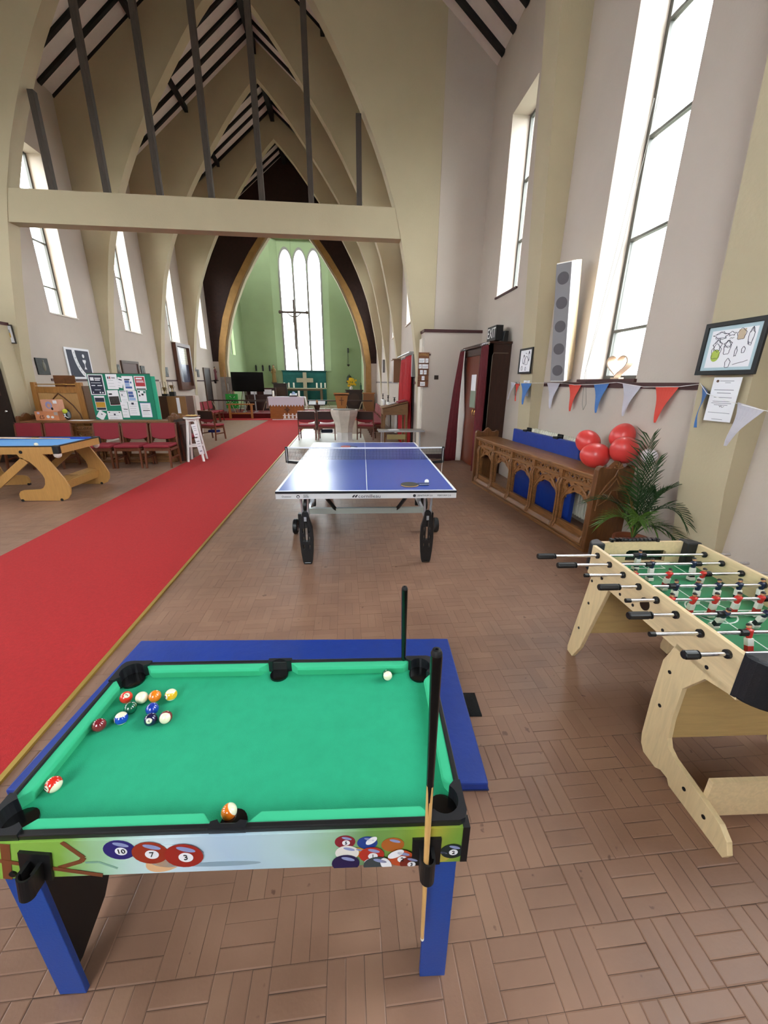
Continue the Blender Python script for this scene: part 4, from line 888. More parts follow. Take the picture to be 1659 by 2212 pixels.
for nm, a, b in (('l', 7.475, 8.38), ('r', 7.02, 7.465)):
    lf = MB().box(lx+.025, lx+.06, a, b, .02, 2.12); o = obj('door_leaf', lf, DRW, d1)
    obj('stile_trim', MB().box(lx+.012, lx+.025, a if nm == 'l' else b-.02, a+.02 if nm == 'l' else b, .02, 2.12), LOB, o)
    if nm == 'l':
        obj('vision_panel', MB().box(lx+.02, lx+.026, 7.6, 7.92, 1.16, 1.5), mat('greenish_glass', '9aa896', .15), o); obj('notice', MB().box(lx+.016, lx+.022, 7.62, 7.9, 1.48, 1.78), PAPER, o)
    else: obj('vision_panel', MB().box(lx+.02, lx+.026, 7.12, 7.34, 1.16, 1.5), mat('greenish_glass', '9aa896'), o)
    yy = 7.53 if nm == 'l' else 7.4; R_ = [(lx+.0, yy, 1.14), (lx-.035, yy, 1.13), (lx-.045, yy, 1.08), (lx-.035, yy, 1.03), (lx, yy, 1.02)]
    obj('door_handle', MB().tube([(x+.02*(i in (0, 4)), y, z) for i, (x, y, z) in enumerate(R_)], .007, 8), mat('brass', 'c8a05a', .25, metal=1), o, smooth=True)
obj('curtain_pole', MB().cyl((lx-.04, 6.85, lz-.01), (lx-.04, 8.6, lz-.01), .012, n=8), LOB, d1)
VEL = mat('crimson_velvet', '5e0f1a', .8, var=.2, vscale=12); LIN = mat('curtain_lining', 'cfc8c0', .8)
def curtain(label, top0, top1, bot0, bot1, m, folds, amp, zt, zb, lining=None, name='curtain', cat='curtain'):
    a, b, c, d = [Vector(v) for v in (top0, top1, bot0, bot1)]
    nrm = (b-a).cross(Vector((0, 0, 1))).normalized()
    def fn(u, v):
        p = (a*(1-u)+b*u)*(1-v)+(c*(1-u)+d*u)*v
        k = amp*(.35+.65*min(1, v*3)); s = sin(u*folds*2*PI+.5*sin(v*4))*k+.3*k*sin(u*folds*4.3*PI+1)
        q = p+nrm*s; return (q.x, q.y, zt+(zb-zt)*v)
    t = thing(name, label, cat, (0, 0, 0))
    obj('drape', MB().grid(fn, 70, 26), m, t, smooth=3.2, solid=.008)
    if lining:
        def f2(u, v): x, y, z = fn(1, v); w = .02+.15*min(1, max(0, (v-.12)*2.2))*(1-.35*v); return (x+w*u*lining[0], y+w*u*lining[1], z)
        obj('lining', MB().grid(f2, 4, 26), LIN, t, smooth=3.2, solid=.004)
    rg = MB()
    for k in range(6): q = a*(1-k/5)+b*k/5; rg.lathe([(.02, -.004), (.024, 0), (.02, .004)], 12, Matrix.Translation((q.x, q.y, zt+.02)) @ Matrix.Rotation(PI/2, 4, 'X'))
    obj('curtain_ring', rg, CHROME, t, smooth=True); return t
curtain('crimson velvet curtain with pale lining hanging left of the doors', (2.45, 8.58, 0), (2.45, 8.3, 0), (2.1, 8.12, 0), (2.36, 8.2, 0), VEL, 3, .03, 2.24, .015, (.9, -.35))
curtain('crimson velvet curtain covering the right hand door', (2.44, 7.2, 0), (2.44, 6.86, 0), (2.4, 7.12, 0), (2.42, 6.82, 0), VEL, 4, .025, 2.24, .02)
# ---- exit sign and small box above the lobby
ex = thing('exit_sign', 'black box sign with white EXIT lettering above the doors', 'sign', (2.61, 7.05, 2.335))
obj('casing', MB().box(0, .13, 0, .42, 0, .24), BLACK, ex, bevel=.004); text('lettering', 'EXIT', .235, WHITE, ex, (-.003, .205, .118), (PI/2, 0, -PI/2), sx=.82)
obj('bracket', MB().box(.03, .1, .15, .27, -.03, 0), BLACK, ex)
tag(obj('small_loudspeaker', MB().prism([(0, 0), (.09, 0), (.09, .17), (.02, .17)], 0, .1, 'y'), BLACK, None, bevel=.006, loc=(2.72, 6.97, 2.306)), 'small black loudspeaker standing on the lobby beside the exit sign', 'loudspeaker')
# ---- hymn board and switch on the boxed wall
hy = thing('hymn_board', 'wooden hymn board with cards in its slots hung at the wall corner', 'hymn board', (1.66, 8.535, 1.54))
HW_ = mat('hymn_board_wood', '7a4a2c', .5, wood=.3); obj('board', MB().box(-.115, .115, 0, .022, 0, .68), HW_, hy)
text('lettering', 'HYMNS', .075, mat('gilt', 'b08a4a', .4, metal=.4), hy, (0, -.002, .63), (PI/2, 0, 0), sx=.82)
for k in range(5): obj('slot_rail', MB().box(-.115, .115, -.008, 0, .0+k*.115, .018+k*.115), mat('hymn_rail', '5c341e', .5), hy)
for x0, x1, z0, z1 in ((-.1, .02, .478, .565), (.035, .1, .478, .565), (-.1, -.04, .365, .45), (-.03, .1, .365, .45), (-.07, -.01, .25, .335), (.01, .07, .25, .335), (-.03, .03, .13, .215), (-.06, .045, .018, .1)):
    o = obj('card', MB().box(x0, x1, -.004, -.001, z0, z1), PAPER, hy); obj('card_print', MB().box(x0+.01, x1-.012, -.0046, -.004, (z0+z1)/2, (z0+z1)/2+.006).box(x0+.01, x1-.03, -.0046, -.004, (z0+z1)/2-.018, (z0+z1)/2-.012), mat('grey_print', '8a8a96', .7), o)
obj('hook', MB().cyl((.115, .01, .64), (.14, .01, .64), .015, n=8), TRIM, hy)
tag(obj('light_switch', MB().box(0, .09, 0, .012, 0, .085).box(.03, .06, -.006, 0, .025, .06), mat('dark_bronze', '2a1c12', .4), None, loc=(1.905, 8.547, 1.69), bevel=.003), 'dark square light switch on the wall beside the hymn board', 'switch')
# ---- column loudspeaker leaning out from the right wall
sp = thing('column_loudspeaker', 'tall beige column loudspeaker with five round drivers on the right wall', 'loudspeaker', (2.74, 4.97, 1.665), -.88)
sp.rotation_euler = (math.radians(12), 0, -.88)
SB = mat('beige_speaker_case', 'd8c3a0', .5); SG = mat('grey_grille', '8d8a8c', .6, bump=.3, bscale=500)
obj('cabinet', MB().box(-.105, .105, -.02, .15, 0, 1.3), SB, sp, bevel=.004)
obj('white_bezel', MB().prism([(-.1, -.02), (.1, -.02), (.082, -.075), (-.082, -.075)], .005, 1.295, 'z'), WHITE, sp)
g = obj('grille', MB().box(-.084, .084, -.083, -.075, .015, 1.285), SG, sp)
for k in range(5): obj('driver', MB().lathe([(.064, 0), (.064, .003), (.001, .003)], 26, Matrix.Translation((0, -.083, .14+k*.25)) @ Matrix.Rotation(PI/2, 4, 'X')), mat('grille_dark', '5c585c', .65, bump=.3, bscale=500), g)
obj('bracket', MB().box(-.03, .03, .15, .2, .35, .9), BLACK, sp)
# ---- pictures and papers
def frame(name, label, c, w, h, fw, fm, face_dir, mount=None, parts=()):   # face_dir: '-x' hangs on the right wall, '+x' on the left wall, '-y' faces the camera
    rz = {'-x': -PI/2, '+x': PI/2, '-y': 0}[face_dir]
    t = thing(name, label, 'picture', c, rz)
    obj('frame', MB().plate([(-w/2, -h/2), (w/2, -h/2), (w/2, h/2), (-w/2, h/2)], [[(-w/2+fw, -h/2+fw), (w/2-fw, -h/2+fw), (w/2-fw, h/2-fw), (-w/2+fw, h/2-fw)]], -.02, .0, 'y'), fm, t, bevel=.003)
    p = obj('picture_sheet', MB().box(-w/2+fw, w/2-fw, -.008, -.002, -h/2+fw, h/2-fw), mount or PAPER, t)
    return t, p
def squig(p, pts, m, r=.003, y=-.0085): return obj('drawing', MB().tube([(x, y, z) for x, z in pts], r, 5), m, p)
CRAY = mat('purple_crayon', '3c3848', .8); GRAPH = mat('graphite', '5a5a64', .8)
t, p = frame('framed_drawing', 'black framed child\'s drawing of ice creams hung on the near pier', (2.655, 2.63, 1.872), .45, .35, .03, BLACK, '-x', mat('pale_blue_mount', 'b6cdd4', .7))
p2 = obj('drawing_sheet', MB().box(-.165, .165, -.009, -.0081, -.125, .12), PAPER, p)
def loop(cx, cz, rx, rz, n=18, j=.15, turns=1): return [(cx+rx*cos(w)*(1+j*sin(w*5)), cz+rz*sin(w)*(1+j*cos(w*3.3))) for w in [2*PI*turns*k/n for k in range(n+1)]]
for q in (loop(-.1, -.02, .035, .05), loop(-.1, .02, .03, .035, 30, .3, 2), loop(-.02, -.0, .025, .045), loop(-.02, .025, .026, .02, 26, .4, 2), loop(.05, -.03, .008, .03, 14, .3), loop(.1, -.02, .012, .02), loop(.06, .08, .03, .035), loop(.13, .06, .018, .05, 24, .3, 2), loop(-.09, .085, .05, .02, 30, .35, 2), loop(-.01, .09, .025, .012, 20, .4), loop(.01, -.1, .018, .03), [(.05, -.11), (.09, -.1), (.12, -.095), (.15, -.085)], [(-.02, .06), (-.01, .065), (0, .06), (.01, .066)]): squig(p2, q, CRAY, .0016, -.0095)
obj('coloured_patch', MB().prism(ell(-.1, -.045, .034, .04, 18), -.0098, -.009, 'y'), mat('lime_crayon', 'b4c85a', .8), p2); obj('coloured_patch', MB().prism([(.035, .05), (.085, .05), (.085, .115), (.035, .11)], -.0098, -.009, 'y'), mat('pale_brown_crayon', 'c8b49a', .8), p2)
t, p = frame('framed_drawing', 'black framed pencil drawing hung on the pier beside the lobby', (2.665, 5.85, 1.94), .42, .35, .025, BLACK, '-x')
for q in (loop(-.06, .02, .03, .06, 24, .2, 2), loop(.03, .0, .05, .06), loop(.1, .06, .025, .06, 24, .35, 2), loop(-.1, -.1, .02, .03), loop(.02, -.11, .015, .025), [(-.02, .1), (.0, .11), (.03, .09)]): squig(p, q, CRAY, .0028)
def notice(name, label, loc, w, h, face_dir, lines, cat='notice', m=None, extra=None, tilt=0):
    rz = {'-x': -PI/2, '+x': PI/2, '-y': 0}[face_dir] if isinstance(face_dir, str) else face_dir
    t = thing(name, label, cat, loc, rz)
    if tilt: t.rotation_euler = (0, tilt, rz)
    s = obj('sheet', MB().box(-w/2, w/2, -.002, 0, -h/2, h/2), m or PAPER, t)
    for k, (fx, fz, fwid, fh) in enumerate(lines): obj('print_line', MB().box((fx-fwid/2)*w, (fx+fwid/2)*w, -.0026, -.002, (fz-fh/2)*h, (fz+fh/2)*h), mat('grey_print', '8a8a96'), s)
    return t, s
t, s = notice('letter', 'white printed letter pinned to the near pier under the framed drawing', (2.665, 2.6, 1.53), .21, .3, '-x', [(0, .42, .5, .012), (.05, .38, .2, .01), (-.03, .22, .7, .014), (0, .15, .5, .014), (0, .05, .65, .012), (.02, -.04, .7, .012), (0, -.08, .72, .012), (0, -.12, .5, .012), (0, -.3, .8, .01), (0, -.45, .4, .01)])
squig(s, [(-.01, -.04), (0, -.05), (.005, -.04), (.015, -.052), (.03, -.045)], INK, .0014, -.003); obj('crest', MB().prism(ell(-.07, .125, .011, .009, 12), -.003, -.002, 'y'), mat('crest_brown', '6a5040', .6), s)
t, s = notice('flag_notice', 'small white notice with flag print pinned below the pencil drawing', (2.7, 5.82, 1.58), .2, .27, '-x', [(.1, .3, .4, .02)])
for k, c in enumerate(('b8404a', 'c8a040', '3c4a88')): obj('flag_print', MB().box(-.06+k*.03, -.035+k*.03, -.003, -.002, -.05, .06), mat('flagprint'+c, c, .7), s)
# ---- bunting
bt = thing('bunting', 'string of red, white and blue pennants along the right wall', 'bunting', (0, 0, 0))
FLG = {'r': mat('red_pennant', 'd84a3c', .7), 'b': mat('blue_pennant', '4a78b8', .7), 'w': mat('white_pennant', 'd6d2dc', .7, alpha=.8)}
for c, a, b, p in (('w', (2.80, 6.62, 1.64), (2.80, 6.45, 1.635), (2.79, 6.66, 1.36)), ('r', (2.80, 6.45, 1.62), (2.80, 6.31, 1.62), (2.80, 6.37, 1.35)), ('b', (2.64, 5.88, 1.63), (2.64, 5.55, 1.63), (2.63, 5.72, 1.33)), ('w', (2.84, 5.47, 1.63), (2.84, 5.15, 1.635), (2.84, 5.3, 1.3)), ('r', (2.84, 4.91, 1.617), (2.84, 4.65, 1.617), (2.83, 4.78, 1.3)), ('b', (2.84, 4.39, 1.62), (2.84, 4.14, 1.634), (2.83, 4.25, 1.318)),
        ('w', (2.84, 3.91, 1.636), (2.84, 3.66, 1.606), (2.83, 3.8, 1.318)), ('r', (2.84, 3.46, 1.611), (2.84, 3.21, 1.607), (2.83, 3.36, 1.296)), ('b', (2.7, 2.83, 1.627), (2.64, 2.72, 1.575), (2.66, 2.75, 1.32)), ('w', (2.47, 2.3, 1.527), (2.43, 2.1, 1.491), (2.45, 2.28, 1.255))):
    a, b, p = Vector(a), Vector(b), Vector(p); n = (b-a).cross(p-a).normalized()
    def fn(u, v, a=a, b=b, p=p, n=n): q = (a*(1-u)+b*u)*(1-v)+p*v; q = q+n*.012*sin(v*5+u*2); return tuple(q)
    obj('pennant', MB().grid(fn, 6, 8), FLG[c], bt, solid=.0012)
obj('string', MB().tube([(2.80, 6.64, 1.645), (2.80, 6.3, 1.625), (2.66, 6.06, 1.64), (2.64, 5.88, 1.63), (2.64, 5.55, 1.632), (2.84, 5.48, 1.635), (2.84, 5.0, 1.63), (2.84, 4.78, 1.615), (2.84, 4.4, 1.622), (2.84, 4.0, 1.645), (2.84, 3.6, 1.605), (2.84, 3.2, 1.612), (2.84, 2.95, 1.64), (2.7, 2.85, 1.64), (2.63, 2.7, 1.57), (2.5, 2.4, 1.53), (2.43, 2.1, 1.492), (2.4, 1.7, 1.45)], .0025, 5), WHITE, bt)
# ---- wooden heart on the window sill
h2 = []
for k in range(48):
    w = 2*PI*k/48; h2.append((16*sin(w)**3*.0078, (13*cos(w)-5*cos(2*w)-2*cos(3*w)-cos(4*w))*.0078))
hi = [(x*.87, z*.87+.002) for x, z in h2]
ht = thing('heart_ornament', 'open wooden heart ornament standing on the near window sill', 'ornament', (2.97, 4.2, 1.682), -1.25)
obj('heart', MB().plate(h2, [hi], -.05, .05, 'y'), mat('pale_heart_wood', 'cfb49a', .5), ht, loc=(0, 0, .145)); obj('base', MB().box(-.05, .05, -.04, .04, 0, .016), mat('pale_heart_wood', 'cfb49a'), ht)
# ---- window cord
tag(obj('window_cord', MB().tube([(3.1, 4.62, 4.3), (3.0, 4.66, 3.0), (2.9, 4.7, 1.75), (2.855, 4.58, 1.4), (2.855, 4.54, 1.33), (2.855, 4.5, 1.4), (2.88, 4.66, 1.8), (3.02, 4.6, 3.0), (3.12, 4.58, 4.3)], .003, 5), mat('grey_cord', '8c8880', .7)), 'thin looped pull cord hanging in front of the near window', 'cord')
# ================================================================ left side: second pool table
def riley():
    t = thing('pool_table', 'wooden pool table with light blue cloth and curved plywood legs', 'pool table', (-4.82, 6.11, 0))
    PLY = mat('honey_plywood', 'b98a4e', .4, wood=.12, wdir=(9, 9, 1)); PE = BLACK
    BC = mat('light_blue_cloth', '6aa8e6', .9); BCD = mat('deep_blue_cushion', '1c3c9c', .8)
    hx, hy, zt = .93, .49, .775
    obj('playing_bed', MB().box(-hx+.06, hx-.06, -hy+.06, hy-.06, .7, .745), BC, t)
    for q in (-1, 1):
        a, b = sorted((q*(hy-.02), q*(hy-.075)))
        for x0, x1 in ((-hx+.12, -.06), (.06, hx-.12)): obj('cushion', MB().box(x0, x1, a, b, .745, zt-.004), BCD if q > 0 else BC, t, bevel=.008)
    for s in (-1, 1): a, b = sorted((s*(hx-.02), s*(hx-.075))); obj('cushion', MB().box(a, b, -hy+.12, hy-.12, .745, zt-.004), BCD, t, bevel=.008)
    for q in (-1, 1): a, b = sorted((q*hy, q*(hy-.025))); obj('apron', MB().box(-hx+.07, hx-.07, a, b, .665, .762), PLY, t); obj('rail', MB().box(-hx+.05, hx-.05, a, b, .762, zt+.002), PE, t)
    for s in (-1, 1): a, b = sorted((s*hx, s*(hx-.025))); obj('apron', MB().box(a, b, -hy+.05, hy-.05, .665, .762), PLY, t); obj('rail', MB().box(a, b, -hy+.05, hy-.05, .762, zt+.002), PE, t)
    for s in (-1, 1):
        for q in (-1, 1):
            x0, x1 = sorted((s*hx, s*(hx-.085))); y0, y1 = sorted((q*hy, q*(hy-.07)))
            o = obj('corner_casting', MB().box(x0, x1, y0, y1, .665, zt+.003), PE, t, bevel=.012)
            nt = obj('pocket_net', MB().lathe([(.045, .67), (.05, .65), (.04, .62), (.012, .6)], 12, Matrix.Translation((s*(hx-.06), q*(hy-.06), 0))), mat('white_net', 'd9cfc8', .8), o, smooth=True)
    obj('middle_pocket', MB().box(-.04, .04, hy-.06, hy, .7, zt+.004), PE, t)
    prof = [(-4.544, .11), (-4.547, .047), (-4.518, .014), (-3.997, .004), (-3.923, .034), (-3.879, .097), (-3.864, .182), (-3.912, .319), (-3.99, .464), (-4.079, .626), (-4.132, .7), (-4.206, .737), (-4.359, .743), (-4.419, .738), (-4.422, .66), (-4.396, .605), (-4.345, .589), (-4.297, .564), (-4.228, .477), (-4.177, .385), (-4.16, .323), (-4.177, .24), (-4.212, .193), (-4.259, .175), (-4.478, .164), (-4.52, .147)]
    prof = [(x+4.82, z) for x, z in prof]
    for y in (-hy+.005, hy-.03):
        for s in (1, -1):
            o = obj('leg', MB().prism([(s*x, z) for x, z in prof], y, y+.025, 'y'), PLY, t)
            for x in (.3, .81): obj('foot', MB().cyl((s*x, y-.004, .018), (s*x, y+.029, .018), .02, n=10), PE, o)
            obj('pivot_bolt', MB().cyl((s*.455, y-.008, .695), (s*.455, y, .695), .022, n=14), PE, o)
        obj('brace', MB().bar((.47, y+.012, .585), (-.02, y+.012, .2), .024, .1, up=(0, 0, 1)), PLY, t)
        obj('brace', MB().bar((-.47, y+.03, .585), (.02, y+.03, .2), .02, .1, up=(0, 0, 1)), mat('plywood_dark', '6a4a30', .5), t)
    sh = obj('stretcher', MB().bar((.78, -hy+.03, .18), (.78, hy-.03, .18), .02, .13, up=(.35, 0, 1)), PLY, t)
    obj('stretcher_top', MB().bar((.72, -hy+.03, .255), (.72, hy-.03, .255), .13, .018, up=(.25, 0, 1)), PLY, t)
    text('lettering', 'RILEY', .075, INK, t, (.725, .0, .268), (.0, .25, PI/2-.05), sx=1.5)
    return t
riley()
tag(obj('cue_ball', MB().sph((0, 0, 0), .026, 16, 10), CREAMB, None, smooth=3.2, loc=(-4.27, 5.79, .771)), 'cream cue ball on the light blue cloth', 'pool ball')
tag(obj('cue_stick', MB().tube([(-4.15, 6.3, .782), (-5.5, 6.42, .784)], [.006, .012], 8), CUEW, None, smooth=True), 'cue lying across the light blue pool table', 'pool cue')
# ================================================================ upholstered church chairs
REDF = mat('red_upholstery', '8c2230', .75, bump=.15, bscale=300); CHW = mat('chair_wood', '6e3a22', .45, wood=.25, wdir=(9, 9, 1)); CHB = mat('chair_back_board', '2c120e', .5)
def chair_proto():
    t = thing('church_chair', 'x', 'chair', (0, 0, 0), 0)
    w = .235
    obj('seat', MB().box(-w, w, -.23, .2, .39, .445), REDF, t, bevel=.02)
    obj('seat_rail', MB().box(-w+.01, w-.01, -.2, -.18, .33, .39).box(-w+.01, w-.01, .17, .19, .33, .39), CHW, t)
    # upholstered back with a curved lower edge, in front of a dark board
    pts = [(-w, .56), (-w*.8, .53), (-w*.4, .51), (0, .505), (w*.4, .51), (w*.8, .53), (w, .56), (w, .81), (w-.015, .825), (-w+.015, .825), (-w, .81)]
    M = Matrix.Translation((0, .17, .4)) @ Matrix.Rotation(-.12, 4, 'X') @ Matrix.Translation((0, 0, -.4))
    obj('backrest', MB().prism(pts, -.01, .022, 'y', M), REDF, t, bevel=.012)
    obj('back_board', MB().box(-w, w, .022, .034, .6, .82, M), CHB, t); obj('top_rail', MB().box(-w-.01, w+.01, -.005, .04, .82, .835, M), CHW, t)
    for s in (-1, 1):
        obj('leg', MB().bar((s*(w-.015), -.19, .39), (s*(w-.005), -.225, 0), .03, .034, up=(0, 1, 0)), CHW, t)
        obj('leg', MB().bar((s*(w+.005), .17, .4), (s*(w+.005), .215, 0), .028, .036, up=(0, 1, 0)), CHW, t)
        obj('back_post', MB().bar((s*(w+.005), .17, .39), (s*(w+.005), .225, .8), .026, .034, up=(0, 1, 0)), CHW, t)
        obj('side_rail', MB().box(s*w-.012, s*w+.012, -.19, .18, .33, .375), CHW, t); obj('stretcher', MB().box(s*w-.01, s*w+.01, -.2, .19, .17, .2), CHW, t)
    return t
CH = chair_proto()
def put(x, y, rz, label, group, src=[CH], z=0):
    if src[0] is not None: o = src[0]; src[0] = None; o.location = (x, y, z); o.rotation_euler = (0, 0, rz); o['label'] = label; o['group'] = group; return o
    return dup(CH, (x, y, z), rz, label, group)
gr = 'red chairs in front of the notice board'
for x, lb in ((-6.13, 'red church chair furthest left behind the blue pool table'), (-5.6, 'red church chair second from the left behind the blue pool table'), (-4.71, 'red church chair with its seat end hidden by the blue pool table corner'), (-4.18, 'red church chair in the middle of the three by the notice board'), (-3.64, 'red church chair next to the white stool, at the end of its row')): put(x, 8.03, 0, lb, gr)
put(-3.84, 11.8, 2.75, 'red church chair with dark back turned away, right of the white stool', 'loose chairs')
tag(obj('kneeler', MB().box(-.14, .14, -.1, .12, .2, .27), mat('blue_kneeler', '26307a', .8), None, loc=(-3.82, 11.85, 0), rot=(0, 0, 2.75), bevel=.03), 'blue kneeler on the rack under the lone chair right of the stool', 'kneeler')
put(-3.68, 9.4, 2.9, 'red church chair half hidden behind the white stool', 'loose chairs')
for k in range(4): put(-5.42, 15.6+k*.58, PI/2, ('red chair in the left side row, nearest the viewer', 'red chair in the left side row, second from the viewer', 'red chair in the left side row, third from the viewer', 'red chair in the left side row, nearest the altar')[k], 'chairs along the left side')
put(-1.11, 11.66, PI, 'dark backed red chair left of the font beside the carpet', 'chairs by the font'); put(-.55, 11.66, PI, 'dark backed red chair directly left of the stone font', 'chairs by the font'); put(.62, 11.66, PI-.25, 'dark backed red chair directly right of the stone font', 'chairs by the font')
for k in range(7): put(1.02, 12.35+k*.58, -PI/2, 'red chair %s in the row along the right wall' % ('nearest the viewer', 'second from the viewer', 'third from the viewer', 'fourth from the viewer', 'fifth from the viewer', 'sixth from the viewer', 'nearest the altar rail')[k], 'chairs along the right wall')
tag(obj('kneeler', MB().box(-.17, .17, -.12, .1, .2, .29), mat('navy_kneeler', '1c2034', .8), None, loc=(-.55, 11.66, 0), bevel=.03), 'navy kneeler stowed under the chair directly left of the font', 'kneeler')
# ================================================================ second choir stall with notice boards
stall('choir_stall', 'carved oak choir stall front behind the row of red chairs', (-6.40, 8.47, 0), 0, 2.8, 6, .38, .84)
GB = mat('green_felt', '1f8064', .9)
nb = thing('notice_board', 'green felt notice board covered with posters on the stall ledge', 'notice board', (-4.56, 8.76, .842))
NBF = obj('felt', MB().box(-.605, .605, 0, .02, 0, .9), GB, nb); obj('frame', MB().box(-.605, .605, -.002, .022, .9, .915), mat('board_edge', '4c4038', .6), nb)
obj('wrapped_side', MB().box(.605, .68, .02, .04, 0, .86), mat('green_paper', '2fa884', .7), nb)
NAVY = mat('navy_print', '23263c', .6); YEL = mat('yellow_print', 'c8962a', .6); RED_ = mat('red_print', 'b03038', .6); BLU = mat('blue_print', '4a64a4', .6); LBL = mat('light_blue_print', '9ab4dc', .6); DRK = mat('dark_photo_print', '3a322e', .6, var=.5, vscale=30)
def poster(cx, cz, w, h, label, blocks, ang=0, lines=0):
    t = thing('poster', label, 'poster', (cx, 8.757-.001*rnd.random(), cz)); t.rotation_euler = (0, -math.radians(ang), 0); t['group'] = 'posters on the green notice board'
    s = obj('sheet', MB().box(-w/2, w/2, -.002, 0, -h/2, h/2), PAPER, t)
    for x0, x1, z0, z1, m in blocks: obj('print', MB().box(x0*w, x1*w, -.0028, -.002, z0*h, z1*h), m, s)
    for k in range(lines): z = .3-.62*k/max(1, lines-1); obj('print_line', MB().box(-.36*w, (.1+.26*rnd.random())*w, -.0026, -.002, z*h-.002, z*h+.002), mat('grey_print', '8a8a96'), s)
    return s
s = poster(-5.007, 1.531, .285, .395, 'large navy poster with white heading at the top left', [(-.44, .44, -.46, .46, NAVY), ]); 
for x0, x1, z0, z1 in ((-.36, -.12, .2, .36), (-.06, .34, .28, .34), (-.06, .28, .2, .25), (-.36, .3, .08, .1), (-.36, -.1, -.06, -.02), (.04, .36, -.06, -.02), (-.2, .2, -.26, -.24), (-.34, -.3, -.42, -.34), (.1, .18, -.42, -.34), (.26, .36, -.42, -.36)): obj('print', MB().box(x0*.285, x1*.285, -.0034, -.0028, z0*.395, z1*.395), PAPER, s)
poster(-4.701, 1.592, .21, .29, 'white sheet with small dark crest next to the navy poster', [(-.36, -.26, .18, .34, NAVY), (-.2, -.1, .18, .34, RED_), (.0, .32, .22, .26, INK)], 0, 4)
poster(-4.552, 1.575, .104, .199, 'narrow white slip pinned at a steep tilt', [(-.3, .3, .24, .34, NAVY)], -14, 3)
poster(-4.399, 1.563, .21, .28, 'white poster with blue photo strips at the top', [(-.3, .2, .22, .3, NAVY), (-.3, .12, .02, .2, BLU), (-.3, .12, -.2, .0, LBL), (-.3, .3, -.36, -.22, BLU), (.18, .32, .0, .12, BLU)])
s = poster(-4.165, 1.571, .209, .269, 'red headed poster at the top right', [(-.44, .44, -.24, .44, RED_), (-.44, .44, -.48, -.4, mat('dark_green_print', '24382c', .6))]); obj('print', MB().box(-.07, .05, -.0034, -.0028, .07, .1).box(-.07, .07, -.0034, -.0028, .03, .045).box(-.07, .08, -.0034, -.0028, .01, .02), PAPER, s)
poster(-4.728, 1.277, .213, .299, 'poster with a dark group photograph', [(-.45, .45, -.46, .1, DRK), (-.4, -.1, .2, .3, INK), (-.44, .44, -.47, -.42, RED_)], 2)
poster(-5.013, 1.168, .198, .29, 'navy and yellow poster below the large navy one', [(-.45, .45, .1, .38, NAVY), (-.45, .45, -.28, .08, YEL), (-.45, .45, -.45, -.3, NAVY)])
poster(-4.53, 1.308, .146, .225, 'small white sheet with a ring printed on it', [(-.4, .4, .42, .46, INK), (-.3, -.1, .05, .2, mat('grey_print', '8a8a96'))], 2, 3)
poster(-4.36, 1.318, .166, .202, 'blue photo strip leaflet in the middle row', [(-.45, .12, .16, .42, BLU), (-.45, .15, -.14, .12, BLU), (-.45, .3, -.45, -.18, LBL)])
poster(-4.172, 1.318, .165, .214, 'white sheet with dark leaf prints in the middle row at the right', [(-.4, -.2, .3, .45, INK), (.2, .45, .26, .45, mat('teal_print', '4a7a74', .6)), (-.05, .2, .05, .22, INK), (-.35, -.2, -.05, .1, INK)], -2, 0)
poster(-4.556, 1.037, .134, .313, 'narrow white sheet overlapping its neighbour at the bottom middle', [(-.2, .4, .02, .06, INK)], 0, 4)
poster(-4.38, 1.068, .198, .29, 'white letter with dark crest at the bottom middle', [(-.16, .08, .26, .4, NAVY)], 0, 5)
poster(-4.141, 1.037, .211, .296, 'framed timetable sheet at the bottom right', [(-.5, .5, .46, .5, BLU), (-.5, -.46, -.5, .5, LBL), (.46, .5, -.5, .5, LBL), (-.3, .36, -.06, -.02, INK)], 0, 7)
poster(-5.044, .93, .143, .161, 'white card leaning diagonally at the bottom left', [(-.1, .1, .1, .2, NAVY)], -35, 0)
poster(-4.78, .928, .281, .169, 'white certificate at the bottom', [(-.4, -.3, .3, .4, INK), (.3, .4, .3, .4, INK), (-.06, .06, .0, .2, NAVY)], 0, 3)
tag(obj('leaflet', MB().box(-5.55, -5.15, 8.5, 8.66, .842, .846), PAPER), 'white leaflet lying flat on the left stall ledge', 'leaflet')
# wooden screen with a pointed arch panel
PINE = mat('pine', 'ad783c', .45, wood=.22, wdir=(9, 9, 1), vscale=4); PINEL = mat('pale_pine_panel', 'c69a62', .45, wood=.12, wdir=(9, 9, 1))
sc_ = thing('wooden_screen', 'pine panelled screen with a pointed arch line behind the orange boxes', 'screen', (-6.0, 9.1, 0))
obj('post', MB().box(-.5, -.4, -.04, .05, 0, 1.57), PINE, sc_, bevel=.006); obj('post', MB().box(.39, .5, -.04, .05, 0, 1.57), PINE, sc_, bevel=.006)
obj('rail', MB().box(-.4, .39, -.025, .03, 1.36, 1.48), PINE, sc_); obj('panel', MB().box(-.4, .39, .0, .015, .1, 1.36), PINEL, sc_)
obj('brass_rod', MB().cyl((-.4, 0, 1.53), (.39, 0, 1.53), .009, n=8), mat('brass', 'c8a05a'), sc_, smooth=True)
for s in (-1, 1): obj('arch_moulding', MB().tube([(0, -.006, 1.35), (s*.1, -.006, 1.26), (s*.24, -.006, 1.1), (s*.34, -.006, .92), (s*.38, -.006, .7)], .012, 6), mat('walnut_line', '5c3418', .5), sc_)
obj('side_panel', MB().box(.5, .52, -.02, .38, 0, 1.5), mat('brown_side', '6a4626', .5, wood=.2), sc_)
